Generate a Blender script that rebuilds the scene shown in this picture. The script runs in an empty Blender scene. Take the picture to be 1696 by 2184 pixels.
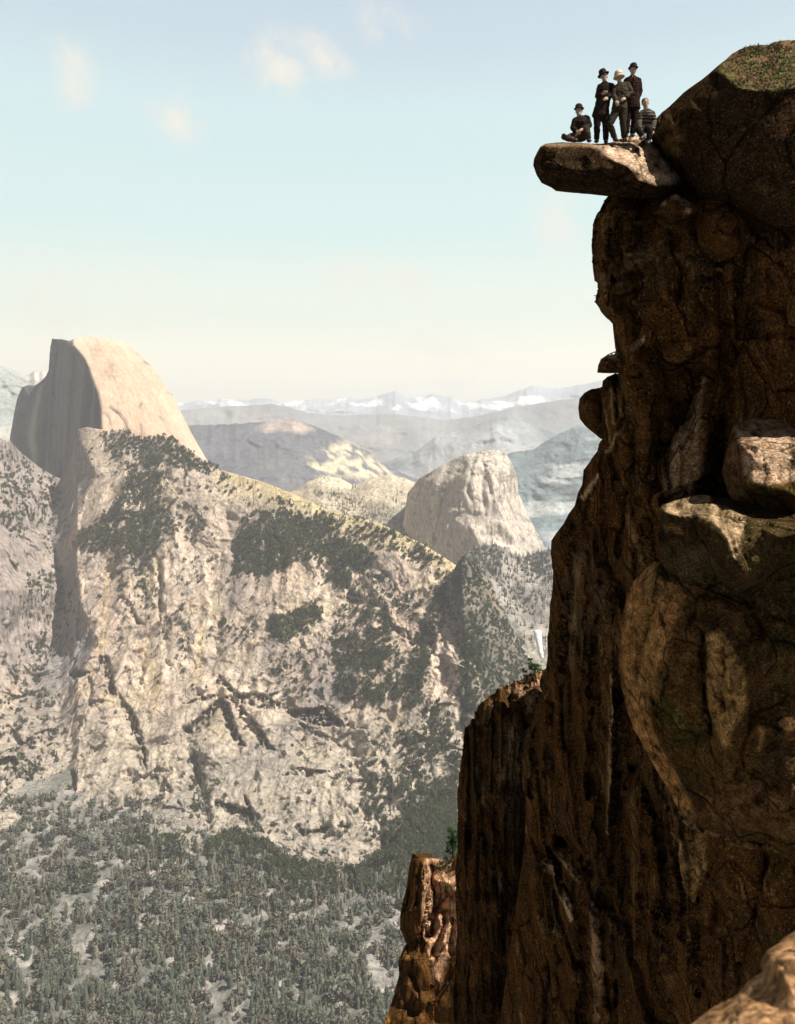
import bpy, math, random
import numpy as np
from mathutils import Vector, Matrix
from mathutils.geometry import delaunay_2d_cdt
random.seed(7)
S = bpy.context.scene
COL = S.collection
# ------------------------------------------------------------ camera
F, CX, HY = 1600.0, 848.0, 905.0          # focal length and horizon in units of a 1696-wide picture
cam = bpy.data.cameras.new('camera'); camo = bpy.data.objects.new('camera', cam); COL.objects.link(camo)
camo.rotation_euler = (math.radians(90), 0, 0)
cam.sensor_fit = 'HORIZONTAL'; cam.sensor_width = 36.0; cam.lens = F/1696*36
cam.shift_y = -(1092-HY)/1696
cam.clip_start = 0.1; cam.clip_end = 120000
cam.dof.use_dof = True; cam.dof.focus_distance = 32.0; cam.dof.aperture_fstop = cam.lens/12.0
S.camera = camo
# ------------------------------------------------------------ sun and sky
SUN = Vector((0.54, -0.25, 0.80)).normalized()
SUN_EL = math.asin(SUN.z); SUN_AZ = math.atan2(SUN.x, SUN.y)
sl = bpy.data.lights.new('sun', 'SUN'); so = bpy.data.objects.new('sun', sl); COL.objects.link(so)
sl.energy = 5.0; sl.angle = math.radians(0.5); sl.color = (1.0, 0.93, 0.83)
so.rotation_euler = SUN.to_track_quat('Z', 'Y').to_euler(); so.location = (0, 0, 200)
W = bpy.data.worlds.new('World'); S.world = W; W.use_nodes = True
nt = W.node_tree; nt.nodes.clear()
def N(t, nt=None, **kw):
    n = nt.nodes.new(t)
    for k, v in kw.items():
        setattr(n, k, v)
    return n
L = nt.links.new
sky = N('ShaderNodeTexSky', nt, sky_type='NISHITA', sun_disc=False, sun_elevation=SUN_EL, sun_rotation=SUN_AZ, altitude=2200, air_density=1.0, dust_density=1.5)
tc = N('ShaderNodeTexCoord', nt); sx = N('ShaderNodeSeparateXYZ', nt); L(tc.outputs['Generated'], sx.inputs[0])
rmp = N('ShaderNodeValToRGB', nt); L(sx.outputs['Z'], rmp.inputs[0])
cr = rmp.color_ramp; cr.interpolation = 'EASE'
stops = [(0.0, (1.22, 1.14, 0.86)), (0.07, (1.14, 1.10, 0.86)), (0.15, (0.88, 0.97, 0.86)), (0.26, (0.70, 0.90, 0.885)), (0.37, (0.66, 0.84, 0.87)), (0.47, (0.58, 0.71, 0.80)), (0.56, (0.40, 0.52, 0.74)), (0.75, (0.16, 0.24, 0.42)), (1.0, (0.08, 0.14, 0.28))]
while len(cr.elements) < len(stops): cr.elements.new(0.5)
for e, (p, c) in zip(cr.elements, stops): e.position = p; e.color = (*c, 1)
skm = N('ShaderNodeMix', nt, data_type='RGBA', blend_type='MULTIPLY'); skm.inputs[0].default_value = 1
L(sky.outputs[0], skm.inputs[6]); skm.inputs[7].default_value = (0.024, 0.018, 0.013, 1)
frt = N('ShaderNodeMapRange', nt, interpolation_type='SMOOTHSTEP'); L(sx.outputs['Y'], frt.inputs[0])
frt.inputs[1].default_value = 0.45; frt.inputs[2].default_value = 0.8
mixs = N('ShaderNodeMix', nt, data_type='RGBA'); L(frt.outputs[0], mixs.inputs[0]); L(skm.outputs[2], mixs.inputs[6]); L(rmp.outputs[0], mixs.inputs[7])
# soft small clouds: noise on the direction, gathered round a few places in the sky
def cdir(px, py): return Vector(((px-CX)/F, 1, (HY-py)/F)).normalized()
cwn = N('ShaderNodeTexNoise', nt); cwn.inputs['Scale'].default_value = 9; cwn.inputs['Detail'].default_value = 6; cwn.inputs['Roughness'].default_value = .65; L(tc.outputs['Generated'], cwn.inputs['Vector'])
cws = N('ShaderNodeVectorMath', nt, operation='SUBTRACT'); L(cwn.outputs['Color'], cws.inputs[0]); cws.inputs[1].default_value = (.5, .5, .5)
cwm = N('ShaderNodeVectorMath', nt, operation='SCALE'); L(cws.outputs[0], cwm.inputs[0]); cwm.inputs['Scale'].default_value = 0.11
cwa = N('ShaderNodeVectorMath', nt, operation='ADD'); L(tc.outputs['Generated'], cwa.inputs[0]); L(cwm.outputs[0], cwa.inputs[1])
last = None
cnz = N('ShaderNodeTexNoise', nt); cnz.inputs['Scale'].default_value = 22; cnz.inputs['Detail'].default_value = 5; cnz.inputs['Roughness'].default_value = 0.6
L(tc.outputs['Generated'], cnz.inputs['Vector'])
for px, py, r, s in [(170,165,60,1), (200,190,45,.8), (375,258,62,1.0), (345,240,45,.8), (585,130,60,.8), (605,190,62,1.0), (690,125,60,.9), (830,40,60,.5), (760,578,80,.6), (870,600,90,.6), (1190,490,80,.6), (130,640,90,.6), (290,635,80,.4), (930,770,120,.5)]:
    d = cdir(px, py)
    vs = N('ShaderNodeVectorMath', nt, operation='DISTANCE'); L(cwa.outputs[0], vs.inputs[0]); vs.inputs[1].default_value = d
    mr = N('ShaderNodeMapRange', nt, interpolation_type='SMOOTHSTEP'); L(vs.outputs['Value'], mr.inputs[0])
    mr.inputs[1].default_value = 0.0; mr.inputs[2].default_value = r/F*1.2; mr.inputs[3].default_value = s; mr.inputs[4].default_value = 0
    if last is None: last = mr.outputs[0]
    else:
        mx = N('ShaderNodeMath', nt, operation='MAXIMUM'); L(last, mx.inputs[0]); L(mr.outputs[0], mx.inputs[1]); last = mx.outputs[0]
cm = N('ShaderNodeMapRange', nt); L(cnz.outputs['Fac'], cm.inputs[0]); cm.inputs[1].default_value = 0.38; cm.inputs[2].default_value = 0.55
cf = N('ShaderNodeMath', nt, operation='MULTIPLY'); L(last, cf.inputs[0]); L(cm.outputs[0], cf.inputs[1])
cf2 = N('ShaderNodeMath', nt, operation='MULTIPLY'); L(cf.outputs[0], cf2.inputs[0]); cf2.inputs[1].default_value = 0.95
mixc = N('ShaderNodeMix', nt, data_type='RGBA'); L(cf2.outputs[0], mixc.inputs[0]); L(mixs.outputs[2], mixc.inputs[6]); mixc.inputs[7].default_value = (0.93, 0.89, 0.80, 1)
bg = N('ShaderNodeBackground', nt); L(mixc.outputs[2], bg.inputs[0]); bg.inputs[1].default_value = 0.575
wo = N('ShaderNodeOutputWorld', nt); L(bg.outputs[0], wo.inputs[0])
S.view_settings.view_transform = 'Standard'; S.view_settings.look = 'None'; S.view_settings.exposure = 0.8; S.view_settings.gamma = 1
S.cycles.volume_bounces = 1
S.cycles.max_bounces = 6

# ------------------------------------------------------------ numpy helpers
def _h(ix, iy, iz, seed):
    h = (ix*374761393 + iy*668265263 + iz*2147483647 + seed*974634777) & 0xffffffff
    h = ((h ^ (h >> 13))*1274126177) & 0xffffffff
    h = ((h ^ (h >> 15))*2246822519) & 0xffffffff
    h = h ^ (h >> 16)
    return h.astype(np.float64)/2147483648.0 - 1.0
def vnoise(P, seed=0):
    P = np.asarray(P, float); i = np.floor(P).astype(np.int64); f = P - i
    u = f*f*f*(f*(f*6-15)+10); r = 0
    for dx in (0, 1):
        wx = u[:, 0] if dx else 1-u[:, 0]
        for dy in (0, 1):
            wy = u[:, 1] if dy else 1-u[:, 1]
            for dz in (0, 1):
                wz = u[:, 2] if dz else 1-u[:, 2]
                r = r + wx*wy*wz*_h(i[:, 0]+dx, i[:, 1]+dy, i[:, 2]+dz, seed)
    return r
def fbm(P, o=5, seed=0, rough=0.5, ridged=False):
    P = np.asarray(P, float); a = 1.0; s = 0; t = 0
    for k in range(o):
        n = vnoise(P*(2.03**k)+17.3*k, seed+k)
        if ridged: n = 1-2*np.abs(n)
        s = s + a*n; t += a; a *= rough
    return s/t
def facets(P, seed=0):
    """broken planar faces: every cell of rock has its own tilt and offset, so cells meet in sharp edges"""
    P = np.asarray(P, float); i = np.floor(P).astype(np.int64); bd = np.full(len(P), 1e9); val = np.zeros(len(P))
    for dx in (-1, 0, 1):
        for dy in (-1, 0, 1):
            for dz in (-1, 0, 1):
                a, b, c = i[:, 0]+dx, i[:, 1]+dy, i[:, 2]+dz
                o = [(_h(a, b, c, seed+k)*.5+.5) for k in range(3)]
                D = P-np.stack([a+o[0], b+o[1], c+o[2]], 1); d = (D*D).sum(1); k = d < bd
                if not k.any(): continue
                t = sum(D[k, q]*_h(a[k], b[k], c[k], seed+5+q) for q in range(3))*.9+.45*_h(a[k], b[k], c[k], seed+9)
                bd[k] = d[k]; val[k] = t
    return val
def seg_dist(X, Y, pts):
    d = np.full(X.shape, 1e9)
    for (ax, ay), (bx, by) in zip(pts[:-1], pts[1:]):
        vx, vy = bx-ax, by-ay; l2 = vx*vx+vy*vy+1e-9
        t = np.clip(((X-ax)*vx+(Y-ay)*vy)/l2, 0, 1)
        d = np.minimum(d, np.hypot(X-ax-t*vx, Y-ay-t*vy))
    return d
def inside(X, Y, poly):
    r = np.zeros(X.shape, bool); n = len(poly)
    for i in range(n):
        x1, y1 = poly[i]; x2, y2 = poly[(i+1) % n]
        if y1 == y2: continue
        r ^= ((y1 > Y) != (y2 > Y)) & (X < (x2-x1)*(Y-y1)/(y2-y1)+x1)
    return r
def pmask(X, Y, poly, soft=6.0):              # soft polygon mask, 1 inside
    poly = [(p[0], p[1]) for p in poly]
    x0 = min(p[0] for p in poly)-soft*3; x1 = max(p[0] for p in poly)+soft*3
    y0 = min(p[1] for p in poly)-soft*3; y1 = max(p[1] for p in poly)+soft*3
    m = np.zeros(X.shape); k = (X > x0) & (X < x1) & (Y > y0) & (Y < y1)
    if not k.any(): return m
    xs, ys = X[k], Y[k]
    d = seg_dist(xs, ys, poly+[poly[0]]); s = np.where(inside(xs, ys, poly), d, -d)
    m[k] = np.clip(0.5+s/(2*soft), 0, 1); return m
def smask(X, Y, pts, w):
    x0 = min(p[0] for p in pts)-w*3; x1 = max(p[0] for p in pts)+w*3
    y0 = min(p[1] for p in pts)-w*3; y1 = max(p[1] for p in pts)+w*3
    m = np.zeros(X.shape); k = (X > x0) & (X < x1) & (Y > y0) & (Y < y1)
    if k.any(): m[k] = np.exp(-(seg_dist(X[k], Y[k], pts)/w)**2)
    return m
def warp2(px, py, k):
    z = np.zeros_like(px); return px+k*fbm(np.stack([px/40, py/40, z], 1), 5, 401, .65)*2, py+k*fbm(np.stack([px/40, py/40, z+9], 1), 5, 402, .65)*2
def W3(px, py, Yd): return np.stack([(px-CX)/F*Yd, Yd, (HY-py)/F*Yd], -1)
def P3(px, py, Yd): return Vector(((px-CX)/F*Yd, Yd, (HY-py)/F*Yd))
def lerp(a, b, t): return a+(b-a)*t
def mixcol(c, col, m): return c*(1-m[:, None])+np.array(col)[None]*m[:, None]

# ------------------------------------------------------------ object helpers
def tag(o, label=None, cat=None, group=None, kind=None):
    if label: o['label'] = label
    if cat: o['category'] = cat
    if group: o['group'] = group
    if kind: o['kind'] = kind
    return o
def empty(name, loc=(0, 0, 0)):
    o = bpy.data.objects.new(name, None); o.location = loc; o.empty_display_size = 0.2; COL.objects.link(o); return o
def mesh(name, V, Fc, mat, cols=None, smooth=True, parent=None, origin=None):
    V = np.asarray(V, float)
    if origin is not None: V = V-np.array(origin)
    me = bpy.data.meshes.new(name)
    if isinstance(Fc, np.ndarray):
        n, k = Fc.shape
        me.vertices.add(len(V)); me.vertices.foreach_set('co', V.astype(np.float32).ravel())
        me.loops.add(n*k); me.loops.foreach_set('vertex_index', Fc.astype(np.int32).ravel())
        me.polygons.add(n); me.polygons.foreach_set('loop_start', np.arange(0, n*k, k, dtype=np.int32))
        me.update(calc_edges=True)
    else:
        me.from_pydata([tuple(v) for v in V], [], Fc)
    if cols is not None:
        a = me.color_attributes.new('Col', 'FLOAT_COLOR', 'POINT')
        c = np.ones((len(V), 4), np.float32); c[:, :3] = np.clip(cols, 0, 1); a.data.foreach_set('color', c.ravel())
    if smooth: me.polygons.foreach_set('use_smooth', np.ones(len(me.polygons), bool))
    me.validate(); me.update()
    if mat: me.materials.append(mat)
    o = bpy.data.objects.new(name, me); COL.objects.link(o)
    if origin is not None and parent is None: o.location = origin
    if parent is not None: o.parent = parent
    return o
def grid_faces(nu, nv):
    i = np.arange(nu*nv).reshape(nv, nu)
    return np.stack([i[:-1, :-1], i[1:, :-1], i[1:, 1:], i[:-1, 1:]], -1).reshape(-1, 4)

# ------------------------------------------------------------ materials
def mat_base(name, rough=0.9, spec=0.2):
    m = bpy.data.materials.new(name); m.use_nodes = True; t = m.node_tree
    b = t.nodes['Principled BSDF']; b.inputs['Roughness'].default_value = rough; b.inputs['Specular IOR Level'].default_value = spec
    return m, t, b
def rock_mat(name, scale, var=0.35, bump=0.5, dist=0.1, stretch=(1, 1, 0.35), fleck=None, crack=None, grain=None, spec=0.0):
    """rock: vertex colour of the stone times fine mottling, mineral flecks and a bump, all in world space"""
    m, t, b = mat_base(name, 0.95, spec); l = t.links.new
    at = N('ShaderNodeAttribute', t, attribute_name='Col'); g = N('ShaderNodeNewGeometry', t)
    mp = N('ShaderNodeMapping', t); mp.inputs['Scale'].default_value = [scale*s for s in stretch]; l(g.outputs['Position'], mp.inputs[0])
    n1 = N('ShaderNodeTexNoise', t); n1.inputs['Scale'].default_value = 1; n1.inputs['Detail'].default_value = 9; n1.inputs['Roughness'].default_value = 0.68; l(mp.outputs[0], n1.inputs['Vector'])
    r = N('ShaderNodeMapRange', t); l(n1.outputs['Fac'], r.inputs[0]); r.inputs[1].default_value = 0.3; r.inputs[2].default_value = 0.7; r.inputs[3].default_value = 1-var; r.inputs[4].default_value = 1+var
    mu = N('ShaderNodeVectorMath', t, operation='SCALE'); l(at.outputs['Color'], mu.inputs[0]); l(r.outputs[0], mu.inputs['Scale'])
    out = mu.outputs[0]
    if fleck:
        col, sc, th = fleck
        n2 = N('ShaderNodeTexNoise', t); n2.inputs['Scale'].default_value = sc; n2.inputs['Detail'].default_value = 3; n2.inputs['Roughness'].default_value = 0.7; l(mp.outputs[0], n2.inputs['Vector'])
        r2 = N('ShaderNodeMapRange', t); l(n2.outputs['Fac'], r2.inputs[0]); r2.inputs[1].default_value = th; r2.inputs[2].default_value = th+0.07; r2.inputs[4].default_value = 0.75
        mx = N('ShaderNodeMix', t, data_type='RGBA'); l(r2.outputs[0], mx.inputs[0]); l(out, mx.inputs[6]); mx.inputs[7].default_value = (*col, 1); out = mx.outputs[2]
    if grain:                                                     # crystal grain of the granite
        gsc, ga = grain; n3 = N('ShaderNodeTexNoise', t); n3.inputs['Scale'].default_value = gsc; n3.inputs['Detail'].default_value = 2; l(g.outputs['Position'], n3.inputs['Vector'])
        r3 = N('ShaderNodeMapRange', t); l(n3.outputs['Fac'], r3.inputs[0]); r3.inputs[1].default_value = .32; r3.inputs[2].default_value = .70; r3.inputs[3].default_value = 1-ga; r3.inputs[4].default_value = 1+ga*1.6
        m3 = N('ShaderNodeVectorMath', t, operation='SCALE'); l(out, m3.inputs[0]); l(r3.outputs[0], m3.inputs['Scale']); out = m3.outputs[0]
    hgt = n1.outputs['Fac']
    if crack:                                                     # joints and cracks, long and mostly upright
        csc, cw, cst_, cmin = crack; wn = N('ShaderNodeTexNoise', t); wn.inputs['Scale'].default_value = csc*1.3; wn.inputs['Detail'].default_value = 4; l(g.outputs['Position'], wn.inputs['Vector'])
        sc_ = N('ShaderNodeVectorMath', t, operation='SCALE'); l(wn.outputs['Color'], sc_.inputs[0]); sc_.inputs['Scale'].default_value = .45/csc
        ad = N('ShaderNodeVectorMath', t, operation='ADD'); l(g.outputs['Position'], ad.inputs[0]); l(sc_.outputs[0], ad.inputs[1])
        m4 = N('ShaderNodeMapping', t); m4.inputs['Scale'].default_value = [csc*q for q in cst_]; m4.inputs['Rotation'].default_value = (0, .12, 0); l(ad.outputs[0], m4.inputs[0])
        vo = N('ShaderNodeTexVoronoi', t, feature='DISTANCE_TO_EDGE'); vo.inputs['Scale'].default_value = 1; l(m4.outputs[0], vo.inputs['Vector'])
        r4 = N('ShaderNodeMapRange', t); l(vo.outputs['Distance'], r4.inputs[0]); r4.inputs[1].default_value = 0; r4.inputs[2].default_value = cw; r4.inputs[3].default_value = cmin; r4.inputs[4].default_value = 1
        m5 = N('ShaderNodeVectorMath', t, operation='SCALE'); l(out, m5.inputs[0]); l(r4.outputs[0], m5.inputs['Scale']); out = m5.outputs[0]
        mh = N('ShaderNodeMath', t, operation='MULTIPLY_ADD'); l(r4.outputs[0], mh.inputs[0]); mh.inputs[1].default_value = .6; l(n1.outputs['Fac'], mh.inputs[2]); hgt = mh.outputs[0]
    l(out, b.inputs['Base Color'])
    bp = N('ShaderNodeBump', t); bp.inputs['Strength'].default_value = bump; bp.inputs['Distance'].default_value = dist; l(hgt, bp.inputs['Height']); l(bp.outputs[0], b.inputs['Normal'])
    return m
def plain(name, col, rough=0.8, var=0.25, scale=8, spec=0.2, bump=0):
    m, t, b = mat_base(name, rough, spec); l = t.links.new
    g = N('ShaderNodeTexCoord', t); n1 = N('ShaderNodeTexNoise', t); n1.inputs['Scale'].default_value = scale; n1.inputs['Detail'].default_value = 5; l(g.outputs['Object'], n1.inputs['Vector'])
    r = N('ShaderNodeMapRange', t); l(n1.outputs['Fac'], r.inputs[0]); r.inputs[1].default_value = 0.3; r.inputs[2].default_value = 0.7; r.inputs[3].default_value = 1-var; r.inputs[4].default_value = 1+var
    mu = N('ShaderNodeVectorMath', t, operation='SCALE'); mu.inputs[0].default_value = col; l(r.outputs[0], mu.inputs['Scale']); l(mu.outputs[0], b.inputs['Base Color'])
    if bump:
        bp = N('ShaderNodeBump', t); bp.inputs['Strength'].default_value = bump; bp.inputs['Distance'].default_value = 0.01; l(n1.outputs['Fac'], bp.inputs['Height']); l(bp.outputs[0], b.inputs['Normal'])
    return m
def attr_mat(name, rough=0.9):
    m, t, b = mat_base(name, rough, 0.1); at = N('ShaderNodeAttribute', t, attribute_name='Col'); t.links.new(at.outputs['Color'], b.inputs['Base Color']); return m
M_far = rock_mat('far granite', 0.022, 0.32, 0.8, 22, (1, 1, 0.7))
M_slope = rock_mat('slope granite', 0.06, 0.45, 1.0, 9, (1, 1, 0.5), fleck=((0.15, 0.135, 0.12), 2.6, 0.59), crack=(.016, .05, (1, 1, .14), .68), spec=0.0)
M_dome = rock_mat('dome granite', 0.06, 0.26, 0.9, 6, (1, 1, 0.22), spec=0.0)
M_cliff = rock_mat('cliff granite', 3.4, 0.7, 1.0, 0.13, (1, 1, 0.3), fleck=((0.24, 0.125, 0.04), 5, 0.58), crack=(.70, .035, (1, 1, .12), .2), grain=(16, .6))
M_rock = rock_mat('boulder granite', 4.5, 0.65, 1.0, 0.09, (1, 1, 0.8), fleck=((0.20, 0.12, 0.05), 5, 0.60), crack=(.55, .03, (1, 1, .6), .3), grain=(20, .55))
M_tree = attr_mat('conifer foliage')

# ------------------------------------------------------------ triangulated rock solids
def rock(name, outline, inner, creases, mat, colfn, lat=60, lev=4, thick=3.0, amp=0.1, nscale=1.0, nstretch=(1, 1, 1), smooth=2, strokes=(), seed=0, amp2=0, ns2=5, kind=None, edgeamp=1.0, taper=0.85, facet=None, dfn=None, wst=5, fac=None, shift=0):
    """outline, inner: (px, py, distance) control points of a rock's near side; creases: index pairs into outline+inner"""
    base = [tuple(p) for p in outline]+[tuple(p) for p in inner]; n = len(outline)
    ed = [(i, (i+1) % n) for i in range(n)]+list(creases)
    r = delaunay_2d_cdt([Vector(p[:2]) for p in base], ed, [], 1, 1e-4)
    bv = np.array([(v.x, v.y) for v in r[0]]); bf = np.array([list(f) for f in r[2]]); ov = r[3]
    bY = np.zeros(len(bv))
    for k, o in enumerate(ov):
        if o: bY[k] = base[o[0]][2]
        else:
            d = [math.hypot(bv[k, 0]-p[0], bv[k, 1]-p[1]) for p in base]; a, b2 = np.argsort(d)[:2]; bY[k] = 0.5*(base[a][2]+base[b2][2])
    def interp(x, y):
        for f in bf:
            (x1, y1), (x2, y2), (x3, y3) = bv[f]
            den = (y2-y3)*(x1-x3)+(x3-x2)*(y1-y3)
            if abs(den) < 1e-9: continue
            a = ((y2-y3)*(x-x3)+(x3-x2)*(y-y3))/den; b2 = ((y3-y1)*(x-x3)+(x1-x3)*(y-y3))/den; c = 1-a-b2
            if a >= -1e-6 and b2 >= -1e-6 and c >= -1e-6: return a*bY[f[0]]+b2*bY[f[1]]+c*bY[f[2]]
        return None
    pts = [(bv[k, 0], bv[k, 1], bY[k]) for k in range(len(bv))]
    segs = [tuple(e) for e in ed]; rnd = random.Random(seed+5)
    # split outline and crease edges to the lattice size
    key = {}; edges = []
    def idx(o):                                                  # original -> index in pts
        for k, oo in enumerate(ov):
            if o in oo: return k
    for a, b2 in segs:
        a, b2 = idx(a), idx(b2); pa, pb = pts[a], pts[b2]; m = max(1, int(math.hypot(pa[0]-pb[0], pa[1]-pb[1])/lat+0.5)); prev = a
        for s in range(1, m):
            t = s/m; pts.append(tuple(lerp(pa[q], pb[q], t) for q in range(3))); edges.append((prev, len(pts)-1)); prev = len(pts)-1
        edges.append((prev, b2))
    ar = np.array([p[:2] for p in pts]); poly = [(p[0], p[1]) for p in outline]
    x0, y0 = ar.min(0); x1, y1 = ar.max(0); g = []
    yy = y0; row = 0
    while yy < y1:
        xx = x0+(row % 2)*lat/2
        while xx < x1:
            g.append((xx+rnd.uniform(-.2, .2)*lat, yy+rnd.uniform(-.2, .2)*lat)); xx += lat
        yy += lat*0.87; row += 1
    g = np.array(g); g = g[inside(g[:, 0], g[:, 1], poly)]
    for x, y in g:
        if np.min(np.hypot(ar[:, 0]-x, ar[:, 1]-y)) < lat*0.45: continue
        if seg_dist(np.array([x]), np.array([y]), poly+[poly[0]])[0] < lat*0.3: continue
        v = interp(x, y)
        if v is not None: pts.append((x, y, v))
    r = delaunay_2d_cdt([Vector(p[:2]) for p in pts], edges, [], 1, 1e-4)
    V = []
    for k, o in enumerate(r[3]):
        if o: V.append(pts[o[0]])
        else:
            v = r[0][k]; q = interp(v.x, v.y); V.append((v.x, v.y, q if q is not None else pts[0][2]))
    V = np.array(V); T = np.array([list(f) for f in r[2]])
    if facet:                                                     # uneven broken faces at lattice size
        V[:, 2] += np.array([rnd.gauss(0, facet) for _ in V])
    for _ in range(lev):
        E = np.sort(np.concatenate([T[:, [0, 1]], T[:, [1, 2]], T[:, [2, 0]]]), 1)
        U, inv = np.unique(E, axis=0, return_inverse=True); inv = inv.ravel()
        mid = (V[U[:, 0]]+V[U[:, 1]])/2; m = len(T); b0 = len(V); V = np.concatenate([V, mid])
        a, b2, c = T.T; ab, bc, ca = inv[:m]+b0, inv[m:2*m]+b0, inv[2*m:]+b0
        T = np.concatenate([np.stack(q, 1) for q in ((a, ab, ca), (ab, b2, bc), (ca, bc, c), (ab, bc, ca))])
    E = np.concatenate([T[:, [0, 1]], T[:, [1, 2]], T[:, [2, 0]]]); Es = np.sort(E, 1)
    U, inv, cnt = np.unique(Es, axis=0, return_inverse=True, return_counts=True); inv = inv.ravel()
    bd = E[cnt[inv] == 1]; isb = np.zeros(len(V), bool); isb[bd.ravel()] = True
    for _ in range(smooth):
        s = np.zeros(len(V)); c = np.zeros(len(V))
        np.add.at(s, U[:, 0], V[U[:, 1], 2]); np.add.at(s, U[:, 1], V[U[:, 0], 2]); np.add.at(c, U[:, 0], 1); np.add.at(c, U[:, 1], 1)
        V[:, 2] = np.where(isb, V[:, 2], 0.35*V[:, 2]+0.65*s/np.maximum(c, 1))
    px, py, Yd = V.T.copy()
    if strokes:
        gx, gy = warp2(px, py, wst)
        for st in strokes:
            p_, w_, a_ = st[:3]; Yd = Yd+a_*smask(gx, gy, p_, w_)*(.65+.5*fbm(np.stack([px/30, py/30, px*0+w_], 1), 2, 77))
    if dfn is not None: Yd = dfn(px, py, Yd)
    Wp = W3(px, py, Yd)
    nrm = np.zeros_like(Wp); fn = np.cross(Wp[T[:, 1]]-Wp[T[:, 0]], Wp[T[:, 2]]-Wp[T[:, 0]])
    for q in range(3): np.add.at(nrm, T[:, q], fn)
    nrm /= np.linalg.norm(nrm, axis=1)[:, None]+1e-12
    if nrm[:, 1].mean() > 0: nrm = -nrm; T = T[:, ::-1]; bd = bd[:, ::-1]
    Q = Wp*np.array(nstretch)/nscale
    warp = np.stack([fbm(Q*0.6+5, 2, seed+50), fbm(Q*0.6+9, 2, seed+60), fbm(Q*.6+13, 2, seed+70)], 1)
    d = amp*(0.7*fbm(Q+warp*0.5, 6, seed, 0.52, True)+0.5*fbm(Q*0.5, 3, seed+20))
    if amp2: d = d+amp2*fbm(Wp*ns2/nscale, 4, seed+30, 0.6)
    if fac:
        for fa, fs, fst in fac: d = d+fa*facets((Wp+warp*fs*.25)*np.array(fst)/fs, seed+40)
    d = d*np.clip(seg_dist(px, py, poly+[poly[0]])/(lat*.7), edgeamp, 1)
    ray = -Wp/np.linalg.norm(Wp, axis=1)[:, None]; dr = nrm*.3+ray*.7; dr /= np.linalg.norm(dr, axis=1)[:, None]
    Wp2 = Wp+dr*d[:, None]
    cols = colfn(px, py, Wp, nrm)
    # back: extrude the rim away from the camera
    nxt = {int(a): int(b2) for a, b2 in bd}; start = int(bd[0, 0]); loop = [start]; cur = nxt[start]
    while cur != start and len(loop) < len(bd)+2: loop.append(cur); cur = nxt.get(cur, start)
    loop = np.array(loop); n0 = len(Wp2); cen = Wp2[loop].mean(0); rings = []
    for sdep, sc in ((0.18, 0.5+.5*(0.6+.4*taper)), (0.5, 0.4+taper*.6), (1.0, taper)):
        rg = Wp2[loop].copy(); rg[:, 0] = cen[0]+(rg[:, 0]-cen[0])*sc; rg[:, 2] = cen[2]+(rg[:, 2]-cen[2])*sc; rg[:, 0] += shift*sdep; rg *= (1+thick*sdep/rg[:, 1])[:, None]; rings.append(rg)
    Vf = np.concatenate([Wp2]+rings+[(rings[-1].mean(0))[None]]); nl = len(loop); Fs = [T]
    prev = loop
    for k in range(3):
        cur = n0+k*nl+np.arange(nl)
        a, b2, c, d2 = prev, np.roll(prev, -1), np.roll(cur, -1), cur
        Fs += [np.stack([b2, a, d2], 1), np.stack([b2, d2, c], 1)]; prev = cur
    ce = len(Vf)-1; Fs.append(np.stack([np.roll(prev, -1), prev, np.full(nl, ce)], 1))
    cf_ = np.concatenate([cols]+[cols[loop]]*3+[cols[loop].mean(0)[None]])
    o = mesh(name, Vf, np.concatenate(Fs), mat, cf_, origin=tuple(Wp2.mean(0)*np.array([1, 1, 1])))
    if kind: o['kind'] = kind
    return o
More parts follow.
